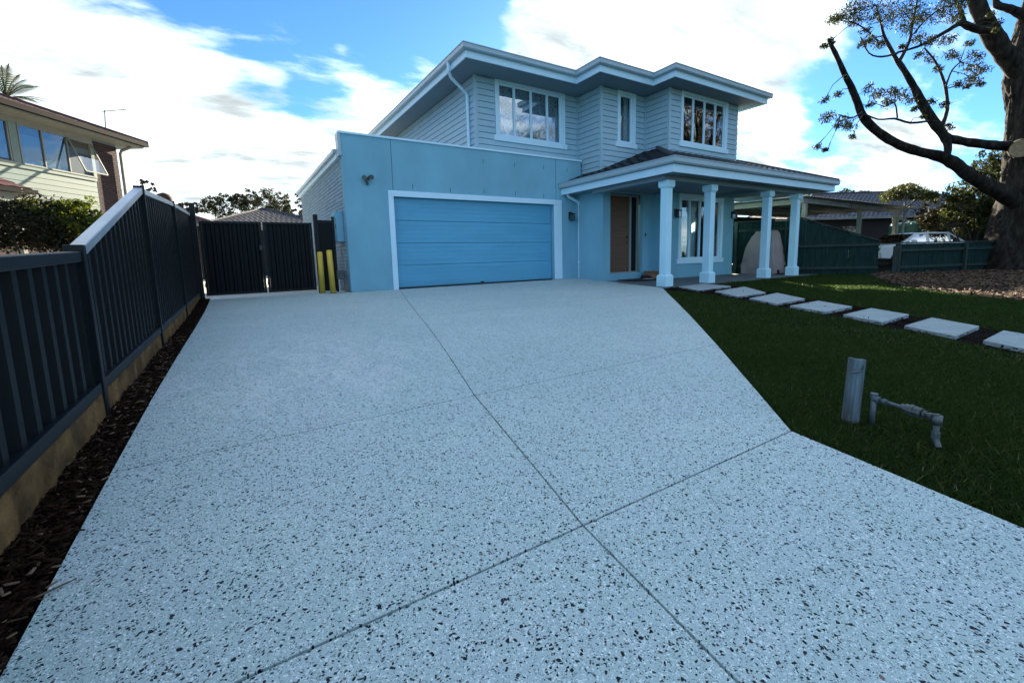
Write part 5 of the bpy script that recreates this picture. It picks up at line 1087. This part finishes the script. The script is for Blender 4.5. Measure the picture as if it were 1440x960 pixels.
p = Vector(B(1279, 350, 19.6)); car('white hatchback parked behind the low green fence', (p.x, p.y, zg(p.y) - .03), -YAW + R(4))
p2 = Vector(B(1262, 308, 23)); sl_ = thing('shade_cloth', 'small pale shade cloth beside the carport post', 'shade cloth', (p2.x, p2.y, p2.z)); MB().add([B(1255, 304, 22.6), B(1256, 309, 22.6), B(1284, 311, 22.2), B(1282, 309.5, 22.2)], [(0, 1, 2, 3)]).build('cloth', m_palesteel, sl_); MB().tube([B(1255.5, 306, 22.6), B(1255.5, 345, 22.6)], .03, 6).build('pole', m_cream, sl_); adopt(sl_)
# shrubs and small trees there
t = thing('garden_tree', 'small umbrella shaped tree with pale crossed trunks above the tiled roof', 'tree', B(1272, 330, 20)[:2] + (0,))
cen = []; 
for _ in range(95): x = random.uniform(-1, 1); yv = random.uniform(-1, 1); cen.append(B(1280 + x * 38, 270 + yv * 10 * (1 - .6 * abs(x)) + 9 * x * x, 20 + random.uniform(-1, 1)))
v_, f_ = leaves(cen, .20, 34, .15, .30, 0, .6); npmesh('crown', v_, f_, m_hedge, t)
g = MB(); 
for pts in ([(1262, 345, 1.9), (1263, 305, 1.5), (1285, 283, 1.2), (1296, 268, 1)], [(1268, 345, 1.6), (1272, 305, 1.3), (1283, 284, 1.0), (1275, 270, 1)], [(1265, 345, 1.3), (1273, 290, 1.1), (1268, 278, 1.2), (1256, 266, .8)]): tube_px(g, pts, 20, 7, .05)
g.build('trunk', m_cream, t, True); adopt(t)
bush('hedge_tree', 'tall leafy evergreen tree directly left of the gum trunk, lit on its left side', 'tree', B(1375, 285, 18.5), (1.25, 1.1, 1.35), 200, .15, m_hedge, per=42, aspect=.4, clump=.17)
bush('hedge_tree', 'upper evergreen crown behind the gum limbs', 'tree', B(1395, 235, 19.5), (.95, .9, .95), 90, .15, m_hedge, per=36, aspect=.4, clump=.2)
bush('garden_bush', 'dark shaded bush between the small tree and the tall evergreen', 'bush', B(1318, 305, 21), (1.1, 1, .75), 90, .13, m_bushd, per=40)
bush('garden_bush', 'dense dark shrub filling the corner behind the white car', 'bush', B(1330, 322, 23.5), (2.2, 1.2, 1.0), 120, .15, m_bushd, per=42)
bush('garden_bush', 'dark shrub behind the shed', 'bush', B(1340, 330, 22.5), (1.3, 1, .9), 60, .14, m_bushd, per=40)
# street trees behind the viewpoint, mirrored in the upper windows
def street_tree(label, x, y, hgt, seed):
    random.seed(seed); t = thing('street_tree', label, 'tree', (x, y, -.5), 'street trees across the road'); g = MB(); cen = []
    g.tube([(x, y, -.5), (x + .2, y, hgt * .3), (x + .1, y + .3, hgt * .55)], [.45, .34, .22], 12, True, .05)
    for k in range(9):
        a = k * 2.4; r_ = random.uniform(1.5, 3.8); z1 = hgt * random.uniform(.55, 1.0); s0 = (x + .15, y + .1, hgt * random.uniform(.3, .5)); e = (x + math.cos(a) * r_, y + math.sin(a) * r_, z1)
        m_ = ((s0[0] + e[0]) / 2, (s0[1] + e[1]) / 2, s0[2] * .4 + z1 * .6 + .4); g.tube([s0, m_, e], [.16, .10, .04], 7)
        for q in range(9): cen.append((e[0] + random.gauss(0, .9), e[1] + random.gauss(0, .9), e[2] + random.gauss(0, .6)))
        for q in range(3): cen.append((m_[0] + random.gauss(0, .6), m_[1] + random.gauss(0, .6), m_[2] + random.gauss(0, .5)))
    g.build('trunk', m_trunk, t, True); v_, f_ = leaves(cen, .75, 55, .22, .3, 0, .5); npmesh('crown', v_, f_, m_gum, t); adopt(t)
street_tree('tall gum across the street, mirrored in the upper right window', 31.5, -4.8, 14.5, 3); street_tree('second gum across the street, further along', 26.0, -11.5, 12.5, 5); street_tree('third gum across the street behind the viewpoint', 14.0, -13.5, 11, 9)
